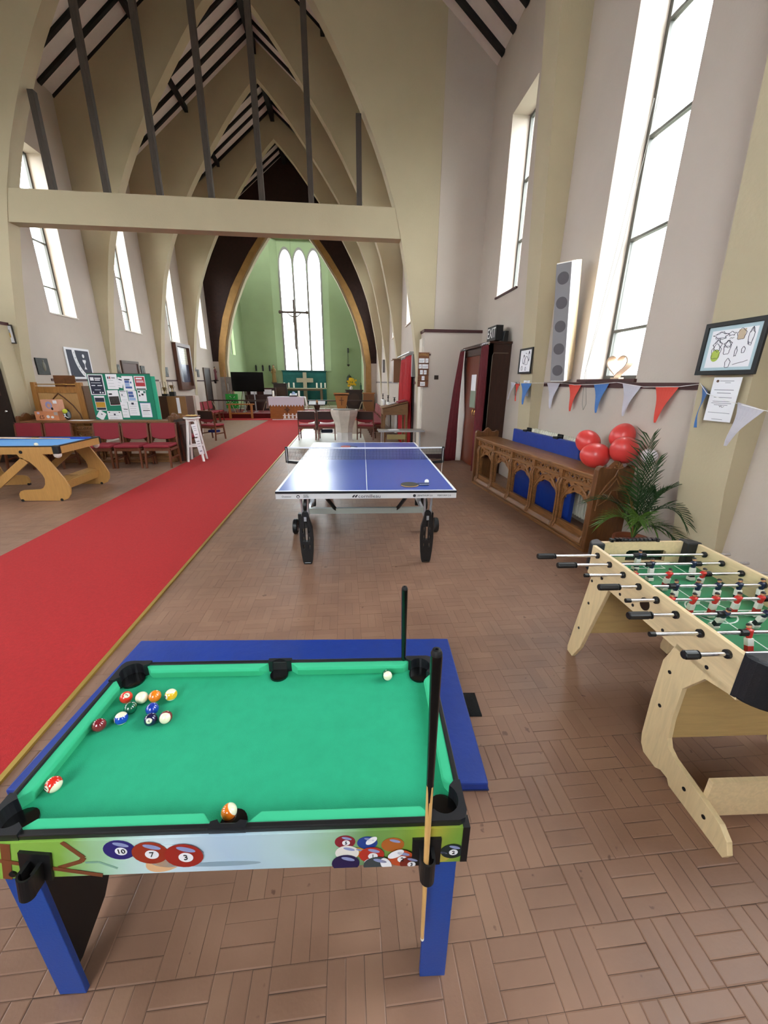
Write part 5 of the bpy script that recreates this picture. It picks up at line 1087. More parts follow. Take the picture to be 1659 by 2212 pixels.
lb = thing('book_stand', 'small wooden book stand on top of the pine screen', 'book stand', (-6.04, 9.45, 0)); obj('back_board', MB().box(-.215, .215, 0, .02, 1.4, 1.71), mat('stand_wood', '7a4a28', .5, wood=.2), lb); obj('prop', MB().prism([(0, 1.4), (-.1, 1.4), (0, 1.66)], -.012, .012, 'x'), mat('stand_wood', '7a4a28'), lb); obj('column', MB().box(-.05, .05, .02, .12, 0, 1.5), mat('stand_wood', '7a4a28'), lb)
# boxes and bag on the ledge
ORG = mat('orange_box', 'd98d62', .5, var=.15); ORG2 = mat('peach_box', 'dda184', .5, var=.12)
b1 = thing('toy_box', 'orange cardboard box marked £5 on the left stall ledge', 'box', (-5.99, 8.7, .842)); bx = obj('carton', MB().box(-.22, .22, -.1, .1, 0, .175), ORG, b1); text('price', '£5', .1, mat('brown_ink', '4a2412', .6), bx, (-.1, -.102, .06), (PI/2, 0, 0)); obj('print_blob', MB().prism(ell(.02, .07, .03, .03, 14), -.103, -.1, 'y').prism(ell(.1, .06, .03, .025, 14), -.103, -.1, 'y'), PAPER, bx); obj('print_blob', MB().prism(ell(-.15, .14, .025, .022, 14), -.103, -.1, 'y'), mat('lilac_print', 'c8b4cc', .6), bx); obj('print_patch', MB().box(.14, .21, -.103, -.1, .1, .16), mat('grey_patch', 'b0a49c', .6), bx)
b2 = thing('toy_box', 'peach cardboard box stacked on top of the orange £5 box', 'box', (-5.9, 8.7, 1.017)); bx = obj('carton', MB().box(-.16, .16, -.08, .08, 0, .225), ORG2, b2); obj('print_blob', MB().plate(ell(-.02, .12, .06, .07, 18), [ell(-.02, .11, .035, .04, 14)], -.083, -.08, 'y'), mat('lilac_blue_print', '9a9ac8', .6), bx); obj('print_blob', MB().prism(ell(.03, .05, .02, .028, 12), -.083, -.08, 'y'), INK, bx); obj('print_patch', MB().box(.07, .14, -.083, -.08, .15, .21), PAPER, bx)
bg = thing('toy_bag', 'small yellow and black toy bag on the left stall ledge', 'bag', (-5.64, 8.66, .865)); obj('body', MB().sph((0, 0, .09), (.07, .05, .11), 14, 10), mat('black_nylon', '1c1c1e', .5, var=.5, vscale=20), bg, smooth=True); obj('yellow_front', MB().sph((-.01, -.03, .15), (.05, .035, .05), 12, 8), mat('acid_yellow', 'c8cc3c', .5), bg, smooth=True); obj('grey_panel', MB().sph((.045, -.025, .08), (.025, .03, .07), 10, 8), mat('grey_nylon', '7c8488', .5), bg, smooth=True); obj('straps', MB().tube([(-.03, -.05, .1), (0, -.055, .05), (.04, -.05, .02)], .008, 6).tube([(.0, -.055, .1), (-.03, -.05, .04)], .007, 6), PAPER, bg)
# plywood cupboard with trophies
cb = thing('cupboard', 'brown plywood cupboard with a white strip behind the stall end', 'cupboard', (-4.08, 10.2, 0)); obj('carcass', MB().box(-.3, .3, -.25, .25, 0, 1.27), mat('dark_ply', '4a2c1c', .5), cb); obj('door', MB().box(-.11, .31, -.27, -.25, .02, 1.27), mat('tan_ply', '8a6238', .5, var=.08), cb); obj('strip', MB().box(.1, .17, -.275, -.27, .88, 1.24), PAPER, cb)
tag(obj('white_cabinet', MB().box(-.2, .2, 0, .3, 0, 1.2), PLASTER, None, loc=(-4.62, 12.4, 0)), 'low white cabinet behind the plywood cupboard', 'cabinet')
GOLD = mat('tarnished_gold', 'a8966a', .3, metal=.8)
for k, (x, h, lbl) in enumerate(((-4.03, .2, 'trophy in a clear case at the left on the plywood cupboard'), (-3.86, .24, 'gilt trophy figure on a brown plinth on the plywood cupboard'))):
    tr = thing('trophy', lbl, 'trophy', (x-.25, 10.1, 1.27)); obj('plinth', MB().box(-.06, .06, -.05, .05, 0, .05 if k == 0 else .1), mat('plinth_wood', '6a4628' if k else '17110e', .5), tr); z = .05 if k == 0 else .1
    obj('cup', MB().lathe([(.03, z), (.012, z+.03), (.01, z+.06), (.035, z+.1), (.045, z+.15), (.04, z+.15), (.005, z+.11)], 14), GOLD, tr, smooth=True); obj('handle', MB().tube([(.04, 0, z+.14), (.07, 0, z+.12), (.06, 0, z+.08), (.03, 0, z+.09)], .005, 6).tube([(-.04, 0, z+.14), (-.07, 0, z+.12), (-.06, 0, z+.08), (-.03, 0, z+.09)], .005, 6), GOLD, tr)
    obj('glass_case_edge', MB().tube([(-.055, -.045, z), (-.055, -.045, .32), (.055, -.045, .32), (.055, -.045, z)], .005, 4), BLACK, tr)
# leaning boards at the end of the stall, white stool
for k, lbl in enumerate(('dark plank leaning at the right end of the left stall, tallest of three', 'reddish plank leaning at the right end of the left stall, middle of three', 'dark plank leaning at the right end of the left stall, nearest the stool')):
    tag(obj('plank', MB().box(-.02, .02, -.2, .2, 0, .86-.05*k), mat('plank_%d' % k, ('2c1710', '5a2c1a', '3a2014')[k], .5, wood=.3, wdir=(9, 9, 1)), None, loc=(-3.475+.04*k, 8.68+.03*k, 0), rot=(0, -.03, .05)), lbl, 'plank', 'planks leaning by the stall')
stl = thing('stool', 'white painted stool holding a plate beside the red carpet', 'stool', (-3.16, 8.5, .0122), .12)
obj('seat', MB().lathe([(.02, .86), (.15, .865), (.165, .88), (.165, .895), (.15, .905), (.001, .905)], 26), WHITE, stl, smooth=True)
for k in range(4):
    a = PI/4+k*PI/2; obj('leg', MB().bar((.1*cos(a), .1*sin(a), .87), (.215*cos(a), .215*sin(a), 0), .036, .036, up=(cos(a), sin(a), 0)), WHITE, stl)
    b = a+PI/2; obj('stretcher', MB().bar((.175*cos(a), .175*sin(a), .32), (.175*cos(b), .175*sin(b), .32), .022, .03), WHITE, stl)
    obj('apron_arch', MB().prism([(-.1, .87), (-.1, .76), (-.075, .78), (-.04, .82), (.04, .82), (.075, .78), (.1, .76), (.1, .87)], -.008, .008, 'y', Matrix.Rotation(a+PI/4, 4, 'Z') @ Matrix.Translation((0, -.085, 0))), WHITE, stl)
pl_ = thing('plate', 'plate of food on the white stool', 'plate', (-3.16, 8.5, .918)); obj('dish', MB().lathe([(.08, 0), (.17, .02), (.172, .024), (.09, .008), (.001, .006)], 24), mat('brown_dish', '8a4a24', .3), pl_, smooth=True)
fd = MB()
for k in range(7): a = k*.9; fd.sph((.08*cos(a), .08*sin(a), .026), (.04, .028, .014), 10, 6)
obj('biscuits', fd, mat('biscuit', 'd8b878', .7), pl_, smooth=True)
for k, (x, z, h, lbl) in enumerate(((-3.06, .66, .26, 'white paper label taped to the upper part of the stool leg'), (-3.02, .34, .34, 'white paper label taped to the lower part of the stool leg'))):
    t, s = notice('paper_label', lbl, (x, 8.325, z), .1, h, '-y', [(0, .3, .6, .04), (0, .15, .6, .03), (0, 0, .5, .03), (0, -.3, .5, .06)], 'label', tilt=-.16)
# ================================================================ left wall hangings
PQ = mat('bronze_plaque', '23241f', .45, var=.6, vscale=18)
def plaque(y0, y1, z0, z1, label, x=XL): 
    t = thing('plaque', label, 'plaque', (x, 0, 0)); t['group'] = 'dark plaques on the left wall'
    obj('relief', MB().box(.0, .03, y0, y1, z0, z1), PQ, t, bevel=.004); c = (y0+y1)/2; zz = (z0+z1)/2
    obj('figure_relief', MB().sph((.03, c+.03, zz), (.008, .05, .1), 10, 8).sph((.03, c+.03, zz+.11), (.008, .022, .028), 8, 6), mat('worn_bronze', '55503e', .4), t, smooth=True)
plaque(9.4, 9.75, 1.72, 2.06, 'dark relief plaque nearest the viewer on the left wall'); plaque(12.36, 12.62, 1.75, 2.05, 'dark relief plaque left of the brown door'); plaque(13.86, 14.1, 1.76, 2.06, 'dark relief plaque right of the brown door'); plaque(15.6, 15.86, 1.75, 2.08, 'dark relief plaque left of the big framed picture'); plaque(18.88, 19.1, 1.77, 2.09, 'dark relief plaque beside the grey loudspeaker')
bn = thing('banner_poster', 'navy banner with a white curve, chalice and rays on the left wall', 'poster', (XL+.02, 10.84, 1.99), PI/2)
pb = obj('board', MB().box(-.46, .46, -.01, .01, -.35, .36), PAPER, bn); obj('navy_field', MB().box(-.41, .41, -.014, -.01, -.3, .31), NAVY, pb)
rp_ = MB(); w0 = []
for k in range(13): a = PI+k*(PI/2)/12; w0.append((.41+.52*cos(a), .31+.62*sin(a)))
w1 = [(.41+(x-.41)*1.2, .31+(z-.31)*1.16) for x, z in w0]
obj('white_curve', MB().prism(w0+[(max(-.41, x), max(-.3, z)) for x, z in reversed(w1)], -.0165, -.014, 'y'), PAPER, pb)
for k in range(7): a = PI+.15+k*.22; rp_.prism([(.3+.75*cos(a), .2+.72*sin(a)), (.3+.98*cos(a-.03), .2+.95*sin(a-.03)), (.3+.98*cos(a+.05), .2+.95*sin(a+.05))], -.016, -.014, 'y')
rp_.v = [(min(.4, max(-.41, x)), y, min(.3, max(-.3, z))) for x, y, z in rp_.v]
obj('rays', rp_, mat('mauve_print', '9a8494', .7), pb); obj('chalice', MB().prism([(.13, -.12), (.23, -.12), (.19, -.06), (.19, .0), (.24, .06), (.24, .1), (.12, .1), (.12, .06), (.17, .0), (.17, -.06)], -.017, -.014, 'y').prism(ell(.18, .19, .04, .045, 16), -.017, -.014, 'y'), PAPER, pb)
for k, chh in enumerate('THIRDSTAR'): a = PI+.1+k*.165; text('lettering', chh, .05, INK, pb, (.41+.57*cos(a), -.0175, .31+.67*sin(a)), (PI/2, -(a-PI)*.9+PI/2*0, 0))
bp_ = thing('large_framed_picture', 'tall glazed picture in a deep brown box frame on the left wall', 'picture', (XL+.02, 17.3, 2.14), PI/2)
obj('frame', MB().plate([(-.72, -.86), (.72, -.86), (.72, .86), (-.72, .86)], [[(-.6, -.72), (.6, -.72), (.6, .74), (-.6, .74)]], -.14, .0, 'y'), mat('walnut_frame', '5c3420', .45, wood=.2), bp_); ps = obj('picture_sheet', MB().box(-.6, .6, -.02, -.01, -.72, .74), mat('slate_picture', '55586a', .25, var=.25), bp_)
obj('pale_upper_part', MB().box(-.55, .58, -.024, -.02, .1, .72), mat('pale_picture', 'e2dfc4', .3), ps); obj('grey_figure', MB().prism([(-.45, -.5), (-.1, -.6), (-.15, .1), (-.25, .7), (-.4, .72), (-.5, .2)], -.027, -.024, 'y'), mat('grey_figure', '8c8f98', .4), ps)
g = MB()
for k in range(6): g.box(-.05+k*.11, -.043+k*.11, -.0265, -.024, .1, .72)
for k in range(7): g.box(-.1, .58, -.0265, -.024, .15+k*.09, .157+k*.09)
obj('lattice', g, mat('lead_came', '9aa0a0'), ps); obj('lower_rail', MB().box(-.6, .6, -.03, -.02, -.72, -.58), mat('walnut_frame', '5c3420'), ps)
t, p = frame('framed_print', 'small framed print with a yellow block on the left arch leg', (-6.55, 8.94, 2.46), .25, .34, .02, mat('dark_frame', '2c241c', .5), '-y'); obj('print', MB().box(-.06, .06, -.0095, -.008, -.06, .08), mat('grey_blue_print', 'a4a8b0', .6), p); obj('print', MB().box(-.06, .06, -.0105, -.0095, -.06, .02), mat('amber_print', 'd8b04a', .6), p)
for s, y, lbl in ((-1, 18.55, 'slim grey column loudspeaker on the left wall'), (1, 16.9, 'slim grey column loudspeaker on the right nave wall'), (1, 9.55, 'slim grey column loudspeaker beside the red curtains')):
    x = XL+.05 if s < 0 else XR-.05; t = thing('slim_loudspeaker', lbl, 'loudspeaker', (x, y, 1.75 if y < 10 else 2.0)); obj('cabinet', MB().box(-.04, .04, -.07, .07, 0, .5), mat('grey_case', '77746e', .5), t, bevel=.008); obj('grille', MB().box(-.044, .044, -.055, .055, .03, .47), mat('grey_grille', '8d8a8c'), t)
def statue(name, loc, rz, h, robe, face_, label, bracket=True):
    t = thing(name, label, 'statue', loc, rz); k = h/1.0
    b = MB(); n = 16; prof = [(.13, 0), (.14, .03), (.12, .25), (.105, .45), (.115, .6), (.13, .72), (.1, .79), (.04, .83), (.04, .86)]
    vs = []; fs = []
    for r, z in prof:
        for j in range(n): w = 2*PI*j/n; rr = r*(1+.07*sin(5*w)*(1-z)); vs.append((rr*cos(w)*k, rr*.7*sin(w)*k, z*k))
    for i in range(len(prof)-1):
        for j in range(n): fs.append((i*n+j, i*n+(j+1) % n, (i+1)*n+(j+1) % n, (i+1)*n+j))
    fs.append(tuple(range(len(vs)-n, len(vs)))); b.add(vs, fs)
    obj('robe', b, robe, t, smooth=True); obj('head', MB().sph((0, 0, .92*k), (.055*k, .06*k, .075*k), 12, 10), face_, t, smooth=True); obj('hair', MB().sph((0, .015*k, .945*k), (.06*k, .062*k, .065*k), 12, 10), mat('statue_hair', '3a281c', .6), t, smooth=True)
    obj('arms', MB().tube([(-.1*k, 0, .72*k), (-.12*k, -.07*k, .55*k), (0, -.12*k, .6*k)], [.035*k, .032*k, .022*k], 8).tube([(.1*k, 0, .72*k), (.12*k, -.07*k, .58*k), (0, -.12*k, .65*k)], [.035*k, .032*k, .022*k], 8), robe, t, smooth=True)
    obj('bracket', MB().box(-.16*k, .16*k, -.13*k, .16*k, -.05, 0).prism([(-.1*k, -.05), (.1*k, -.05), (.03*k, -.16), (-.03*k, -.16)], 0, .14*k, 'y'), mat('dark_bracket', '2a1810', .5), t)
statue('statue', (XL+.16, 20.95, 1.66), PI/2, .62, mat('maroon_robe', '6a2c34', .6), mat('statue_skin', 'b89068', .6), 'small painted statue in a maroon robe on a bracket on the left wall')
# ================================================================ font, lectern, altar end
FS = mat('font_stone', 'cfc6bc', .7, var=.12, vscale=7)
fo = thing('font', 'octagonal pale stone font with a flared bowl', 'font', (-.03, 11.0, 0)); obj('bowl', MB().lathe([(.23, .3), (.24, .32), (.25, .42), (.3, .58), (.37, .74), (.395, .84), (.395, .9), (.33, .9), (.3, .82), (.001, .8)], 8, None, 0, .5), FS, fo); obj('shaft', MB().lathe([(.27, 0), (.27, .06), (.23, .08), (.225, .3)], 8, None, 0, .5), mat('font_base_stone', 'd6d3d2', .7, var=.08), fo)
obj('cover', MB().lathe([(.32, .9), (.32, .915), (.001, .915)], 8, None, 0, .5), mat('font_cover', '6a625a', .5), fo)
LW = mat('golden_oak', 'b0743a', .4, wood=.18, wdir=(9, 9, 1))
le = thing('lectern', 'golden wooden lectern with a carved cross behind the font', 'lectern', (-.11, 12.9, 0)); obj('body', MB().lathe([(.24, .0), (.22, .1), (.16, .78), (.2, .84), (.29, 1.22)], 4, Matrix.Scale(.8, 4, (0, 1, 0)), 0, .5), LW, le); obj('desk', MB().prism([(-.22, 1.26), (.2, 1.2), (.2, 1.23), (-.22, 1.3)], -.24, .24, 'x'), LW, le)
obj('carved_cross', MB().box(-.012, .012, -.2, -.17, .92, 1.17).box(-.07, .07, -.2, -.17, 1.06, 1.085), mat('cross_line', '6a3c1c', .5), le); obj('microphone', MB().tube([(.1, .1, 1.24), (.12, .1, 1.32), (.17, .08, 1.34)], .006, 6).sph((.18, .08, 1.335), .016, 8, 6), BLACK, le)
pd = thing('prayer_desk', 'dark wooden prayer desk between the altar and the chairs', 'desk', (-.98, 14.2, 0)); obj('top', MB().prism([(-.18, .84), (.18, .94), (.18, .97), (-.18, .87)], -.28, .28, 'x'), mat('dark_mahogany', '3a1810', .4), pd); obj('pedestal', MB().lathe([(.22, 0), (.2, .05), (.1, .1), (.1, .7), (.16, .84)], 4, None, 0, .5), mat('dark_mahogany', '3a1810'), pd); obj('ornament', MB().lathe([(.04, .93), (.03, 1.0), (.001, 1.03)], 10), LW, pd)
AW = mat('altar_wood', 'a4601f', .4, wood=.25, wdir=(1, 9, 9))
al = thing('altar', 'wooden altar with carved front standing before the step', 'altar', (-2.63, 18.35, .0101)); obj('body', MB().box(-.74, .74, 0, .55, .03, .94), AW, al); obj('base', MB().box(-.76, .76, -.02, .57, 0, .03), LW, al); obj('panel_join', MB().box(.36, .38, -.006, 0, .03, .94), LW, al)
cvd = MB()
for k in range(4): a = k*PI/2; cvd.tube([(.02+.02*cos(a), -.006, .4+.02*sin(a)), (.02+.14*cos(a), -.008, .4+.16*sin(a))], [.03, .012], 6); cvd.tube([(.02+.05*cos(a+.8), -.006, .4+.06*sin(a+.8)), (.02+.1*cos(a+.8), -.006, .4+.12*sin(a+.8))], .014, 6)
obj('carving', cvd, mat('carved_dark', '5c3010', .5), al)
WC = mat('white_linen', 'dcd6e4', .8); zz = [(-.84, .955)]; n = 24
zz = [(-.8, .955), (.8, .955)]
for k in range(n+1): x = .78-1.56*k/n; zz.append((x, .62 if k % 2 else .53))
ac = thing('altar_cloth', 'white cloth with a zigzag hem over the altar', 'cloth', (-2.63, 18.35, .0101)); obj('top', MB().box(-.82, .82, -.02, .57, .942, .952), WC, ac); obj('front_drop', MB().prism(zz, -.03, -.022, 'y'), WC, ac)
for s in (-1, 1): obj('side_drop', MB().grid(lambda u, v, s=s: (s*(.82+.06*v+.03*sin(u*9)*v), -.03+.6*u, .95-.45*v-.06*sin(u*6)*v), 12, 6), WHITE, ac, solid=.006)
CW_ = mat('candle_wax', 'f2ece0', .5)
def candle(x, y, z, h, label, gr='candles'):
    t = thing('candle', label, 'candle', (x, y, z), 0, gr); obj('wax', MB().lathe([(.045, .015), (.045, h-.01), (.03, h), (.001, h-.01)], 14), CW_, t, smooth=True); obj('dish', MB().lathe([(.06, 0), (.09, .012), (.06, .016), (.001, .014)], 14), mat('brass', 'c8a05a'), t, smooth=True); obj('wick', MB().cyl((0, 0, h-.01), (0, 0, h+.015), .003, n=5), BLACK, t)
candle(-3.22, 18.6, .9625, .26, 'white candle at the left end of the altar'); candle(-2.08, 18.6, .9625, .26, 'white candle at the right end of the altar')
tag(obj('missal_stand', MB().prism([(-.15, 0), (.15, 0), (.15, .14), (-.15, .05)], -.16, .16, 'x'), mat('dark_mahogany', '3a1810'), None, loc=(-2.35, 18.75, .9635)), 'dark book stand lying on the altar cloth', 'book stand'); tag(obj('blue_cloth', MB().prism([(-.1, 0), (.1, 0), (.02, .1), (-.04, .12)], -.05, .05, 'y'), LBL, None, loc=(-2.32, 18.68, 1.07)), 'folded light blue cloth on the book stand', 'cloth')
# paper dolls
for k in range(6):
    pts = [(-.07, .0), (-.03, .0), (0, .08), (.03, .0), (.07, .0), (.045, .1), (.04, .15), (.085, .16), (.085, .185), (.03, .195), (.02, .2)]+[(.035*cos(w), .23+.035*sin(w)) for w in (-.6, 0, .6, 1.2, 1.9, 2.5, 3.1, 3.7)]+[(-.02, .2), (-.03, .195), (-.085, .185), (-.085, .16), (-.04, .15), (-.045, .1)]
    tag(obj('paper_figure', MB().prism(pts, -.006, .006, 'y'), WHITE, None, loc=(-2.68+k*.172, 17.95, .012)), 'white cut-out paper figure in the chain before the altar, %s' % ('leftmost of six', 'second from the left', 'third from the left', 'third from the right', 'second from the right', 'rightmost of six')[k], 'paper figure', 'paper figures before the altar')
tag(obj('white_strip', MB().box(-3.2, -1.62, 17.72, 17.82, .012, .03), WHITE), 'white strip across the end of the carpet runner', 'strip')
# communion rails
def rail(x0, x1, label):
    t = thing('communion_rail', label, 'rail', (0, 19.0, .2)); obj('handrail', MB().box(x0, x1, -.05, .05, .55, .6), mat('rail_wood', '351a12', .4), t, bevel=.008)
    x = x0+.15; vm = mat('pale_metal', 'b9a98c', .4, metal=.4)
    while x < x1-.3: obj('support', MB().tube([(x-.2, 0, 0), (x-.02, 0, .5), (x, 0, .55), (x+.02, 0, .5), (x+.2, 0, 0)], .014, 6), vm, t, smooth=True); x += .8
rail(-6.2, -3.35, 'altar rail with V shaped metal supports left of the altar'); rail(-1.75, 1.3, 'altar rail with V shaped metal supports right of the altar')
bn2 = thing('bench', 'small wooden bench standing before the left altar rail', 'bench', (-4.68, 18.45, .01)); obj('top', MB().box(-.58, .6, -.12, .12, .6, .645), LW, bn2); 
for s in (-1, 1): obj('leg', MB().box(s*.48-.03, s*.48+.03, -.1, .1, 0, .6), LW, bn2)
obj('shelf', MB().box(-.48, .48, -.05, .05, .2, .25), LW, bn2)
# television on its stand
tv = thing('television', 'large black television on a metal trolley stand left of the altar', 'television', (-4.57, 19.8, .2)); obj('screen', MB().box(-.74, .74, -.03, .03, .95, 1.82), mat('tv_black', '020202', .2, spec=.2), tv, bevel=.006)
for s in (-1, 1): obj('stand_leg', MB().bar((s*.27, .04, .0), (s*.24, .04, 1.4), .05, .03, up=(0, 1, 0)), STEEL, tv); obj('foot', MB().box(s*.27-.03, s*.27+.03, -.3, .35, 0, .04), STEEL, tv)
obj('shelf', MB().box(-.27, .27, -.02, .2, .48, .5), BLACK, tv)
eb = thing('painted_board', 'green board with white blobs on an easel beside the television', 'board', (-5.25, 19.3, .2)); obj('board', MB().box(-.28, .28, 0, .02, .2, .85), mat('bright_green_paint', '1f9a34', .6, var=.3, vscale=9), eb)
bl = MB()
for k in range(16): bl.sph((rnd.uniform(-.25, .25), -.004, rnd.uniform(.25, .8)), (.018, .004, .018), 8, 6)
obj('white_blob', bl, WHITE, eb); obj('easel_leg', MB().bar((-.2, .03, 0), (-.1, .08, 1.0), .02, .02).bar((.2, .03, 0), (.1, .08, 1.0), .02, .02).bar((0, .3, 0), (0, .08, 1.0), .02, .02), LW, eb)
gb2 = thing('display_panel', 'tall grey display panel with hanging tools left of the television', 'panel', (-5.62, 20.2, .2)); obj('panel', MB().box(-.3, .26, 0, .03, 0, 1.6), mat('grey_panel', '9c948e', .6, var=.15), gb2); obj('stick', MB().bar((-.05, -.02, .8), (-.1, -.02, 1.9), .02, .02), LW, gb2); obj('tools', MB().bar((.05, -.02, .7), (.02, -.02, 1.3), .03, .02).bar((.15, -.02, .6), (.14, -.02, 1.0), .04, .02), WHITE, gb2)
tag(obj('easel', MB().bar((-.28, 0, 0), (-.03, .05, 1.2), .03, .03).bar((.28, 0, 0), (.03, .05, 1.2), .03, .03).bar((0, .35, 0), (0, .06, 1.2), .03, .03), mat('easel_wood', '4a281c', .5), None, loc=(-4.85, 20.1, .2)), 'dark wooden easel behind the green board', 'easel')
og = thing('organ', 'dark wooden organ with music sheets behind the television', 'organ', (-4.3, 21.0, .2)); obj('case', MB().box(-.75, .75, 0, .5, 0, .75).box(-.75, .75, .25, .5, .75, 1.1), mat('dark_mahogany', '3a1810'), og); obj('music_sheet', MB().box(-.5, -.2, .2, .23, .78, 1.02), PAPER, og); obj('music_sheet', MB().box(.15, .55, .2, .23, .78, 1.02), PAPER, og); obj('bench', MB().box(-.4, .4, -.5, -.2, .4, .45), mat('dark_mahogany', '3a1810'), og)
cs = thing('carved_chest', 'dark carved cupboard against the chancel wall', 'cupboard', (-3.55, 22.8, .22)); obj('case', MB().box(-.35, .35, 0, .4, 0, 1.25), mat('dark_oak2', '2c1c12', .5), cs); obj('cornice', MB().box(-.39, .39, -.04, .44, 1.25, 1.3), mat('dark_oak2', '2c1c12'), cs); obj('door', MB().box(-.28, .28, -.02, 0, .2, 1.1), mat('dark_oak3', '3c281a', .5), cs)
statue('statue', (-4.25, 25.3, 1.55), 0, 1.0, mat('gold_robe', '8a6a38', .6), mat('statue_skin', 'b89068'), 'painted statue in an ochre robe on the green chancel wall')
for k, (x, lbl) in enumerate(((-5.3, 'small dark fitting on the green wall, left of three'), (-4.9, 'small dark fitting on the green wall, middle of three'), (-4.5, 'small dark fitting on the green wall, right of three'))): tag(obj('wall_fitting', MB().box(-.05, .05, 0, .04, 0, .28).cyl((0, -.02, .28), (0, .02, .32), .04, n=8), BLACK, None, loc=(x, 25.44, 2.2)), lbl, 'fitting', 'dark fittings on the chancel wall')
# back altar
ba = thing('high_altar', 'long stone topped table under the east window', 'table', (-2.46, 24.5, .22)); obj('top', MB().box(-1.36, 1.36, -.02, .7, .98, 1.03), mat('pale_stone_top', 'a8a48c', .6), ba); 
for x in (-1.05, 1.05): obj('leg', MB().box(x-.06, x+.06, .05, .17, 0, .98), mat('weathered_wood', '6a5640', .6), ba); obj('leg', MB().box(x-.06, x+.06, .5, .62, 0, .98), mat('weathered_wood', '6a5640'), ba)
obj('rail', MB().box(-1.05, 1.05, .06, .1, .88, .98), mat('weathered_wood', '6a5640'), ba)
TEAL = mat('teal_cloth', '14605c', .7, var=.15)
tag(obj('teal_hanging', MB().grid(lambda u, v: (-3.75+2.62*u, 25.43-.02*sin(u*40+v*2)*v, 2.22-1.95*v), 90, 8), TEAL, None, smooth=3.2, solid=.01), 'teal cloth hanging below the east window', 'hanging'); tag(obj('hanging_pole', MB().cyl((-3.8, 25.39, 2.23), (-1.08, 25.39, 2.23), .025, n=8), mat('teal_pole', '0f4a48', .6)), 'dark pole carrying the teal hanging', 'pole')
cx_ = thing('wooden_cross', 'plain pale wooden cross leaning against the teal hanging', 'cross', (-2.42, 24.95, .22)); cx_.location.y = 25.33; PC = mat('pale_cross_wood', 'b3a68e', .6, wood=.1); obj('upright', MB().box(-.11, .11, -.04, .0, .0, 1.93), PC, cx_); obj('arm', MB().box(-.5, .5, -.041, .0, 1.35, 1.6), PC, cx_)
for k, x in enumerate((-3.6, -3.34, -3.05, -1.68, -1.42, -1.18)): candle(x, 24.85, 1.25, .3, 'white candle on the high altar, %s' % ('leftmost of the left three', 'middle of the left three', 'nearest the cross on its left', 'nearest the cross on its right', 'middle of the right three', 'rightmost of the right three')[k], 'candles on the high altar')
struct('floor_sanctuary', MB().box(X0-3.45, X0+3.45, 22.6, YE+.4, .2, .221).box(X0-3.4, X0+3.4, 22.55, 22.6, .1, .3), mat('pale_step_edge', 'b4b096', .6))
# hanging crucifix
cf = thing('crucifix', 'hanging crucifix in front of the east window', 'crucifix', (-2.68, 24.0, 0)); CB = mat('crucifix_brown', '5c4a42', .6); obj('upright', MB().box(-.05, .05, -.03, .03, 3.35, 5.85), CB, cf); obj('arm', MB().box(-.76, .7, -.03, .03, 5.18, 5.28), CB, cf); obj('terminal', MB().sph((-.76, 0, 5.23), .09, 10, 6).sph((.7, 0, 5.23), .09, 10, 6), CB, cf)
fg = MB().tube([(0, -.06, 5.12), (.02, -.07, 4.8), (.04, -.07, 4.5), (.05, -.08, 4.25), (.03, -.06, 3.85), (.05, -.06, 3.6)], [.05, .095, .08, .085, .055, .03], 10)
for s in (-1, 1): fg.tube([(s*.04, -.06, 5.0), (s*.2, -.06, 5.04), (s*.38, -.05, 5.2)], [.04, .032, .022], 8)
fg.sph((.03, -.1, 5.18), (.055, .06, .075), 10, 8); obj('corpus', fg, mat('corpus_stone', '6e5e56', .6), cf, smooth=True); obj('hanging_wire', MB().cyl((0, 0, 5.85), (0, 0, 10.5), .004, n=5), BLACK, cf)
sl = thing('sanctuary_lamp', 'small hanging lamp on chains right of the east window', 'lamp', (0.25, 24.9, 0)); obj('chain', MB().cyl((0, 0, 2.6), (0, .3, 3.35), .008, n=5).cyl((-.06, 0, 2.6), (0, .3, 3.35), .006, n=5), BLACK, sl); obj('bowl', MB().lathe([(.01, 2.5), (.07, 2.55), (.08, 2.62), (.07, 2.62), (.001, 2.56)], 14), mat('dark_bronze', '2a1c12'), sl, smooth=True); obj('bracket', MB().box(-.04, .04, .28, .58, 3.3, 3.55), BLACK, sl)
wb = thing('wall_bell', 'dark bell shaped bracket on the green wall above the flowers', 'bell', (.3, 25.3, 1.55)); obj('bell', MB().lathe([(.2, 0), (.2, .04), (.17, .1), (.16, .3), (.1, .42), (.02, .46), (.015, .52)], 16), mat('dark_green_bronze', '12241e', .4), wb, smooth=True); obj('stem', MB().cyl((0, 0, -.28), (0, 0, 0), .03, n=8), BLACK, wb); obj('arm', MB().box(-.02, .02, 0, .2, .1, .14), BLACK, wb)
fc = thing('carved_cabinet', 'dark carved cabinet under the daffodils', 'cabinet', (.56, 21.9, .22)); obj('case', MB().box(-.5, .4, 0, .45, 0, .95), mat('dark_oak2', '2c1c12'), fc); obj('top', MB().box(-.54, .44, -.03, .48, .95, 1.0), mat('dark_oak3', '3c281a'), fc); obj('panel', MB().prism(ell(-.05, .5, .28, .32, 16), -.02, 0, 'y'), mat('dark_oak3', '3c281a'), fc)
fv = thing('daffodils', 'vase of yellow daffodils on the dark carved cabinet', 'flowers', (.35, 22.1, 1.22)); obj('vase', MB().lathe([(.06, 0), (.09, .08), (.06, .18), (.07, .2)], 14), WHITE, fv, smooth=True)
stm = MB(); YF = mat('daffodil_yellow', 'e6c020', .6)
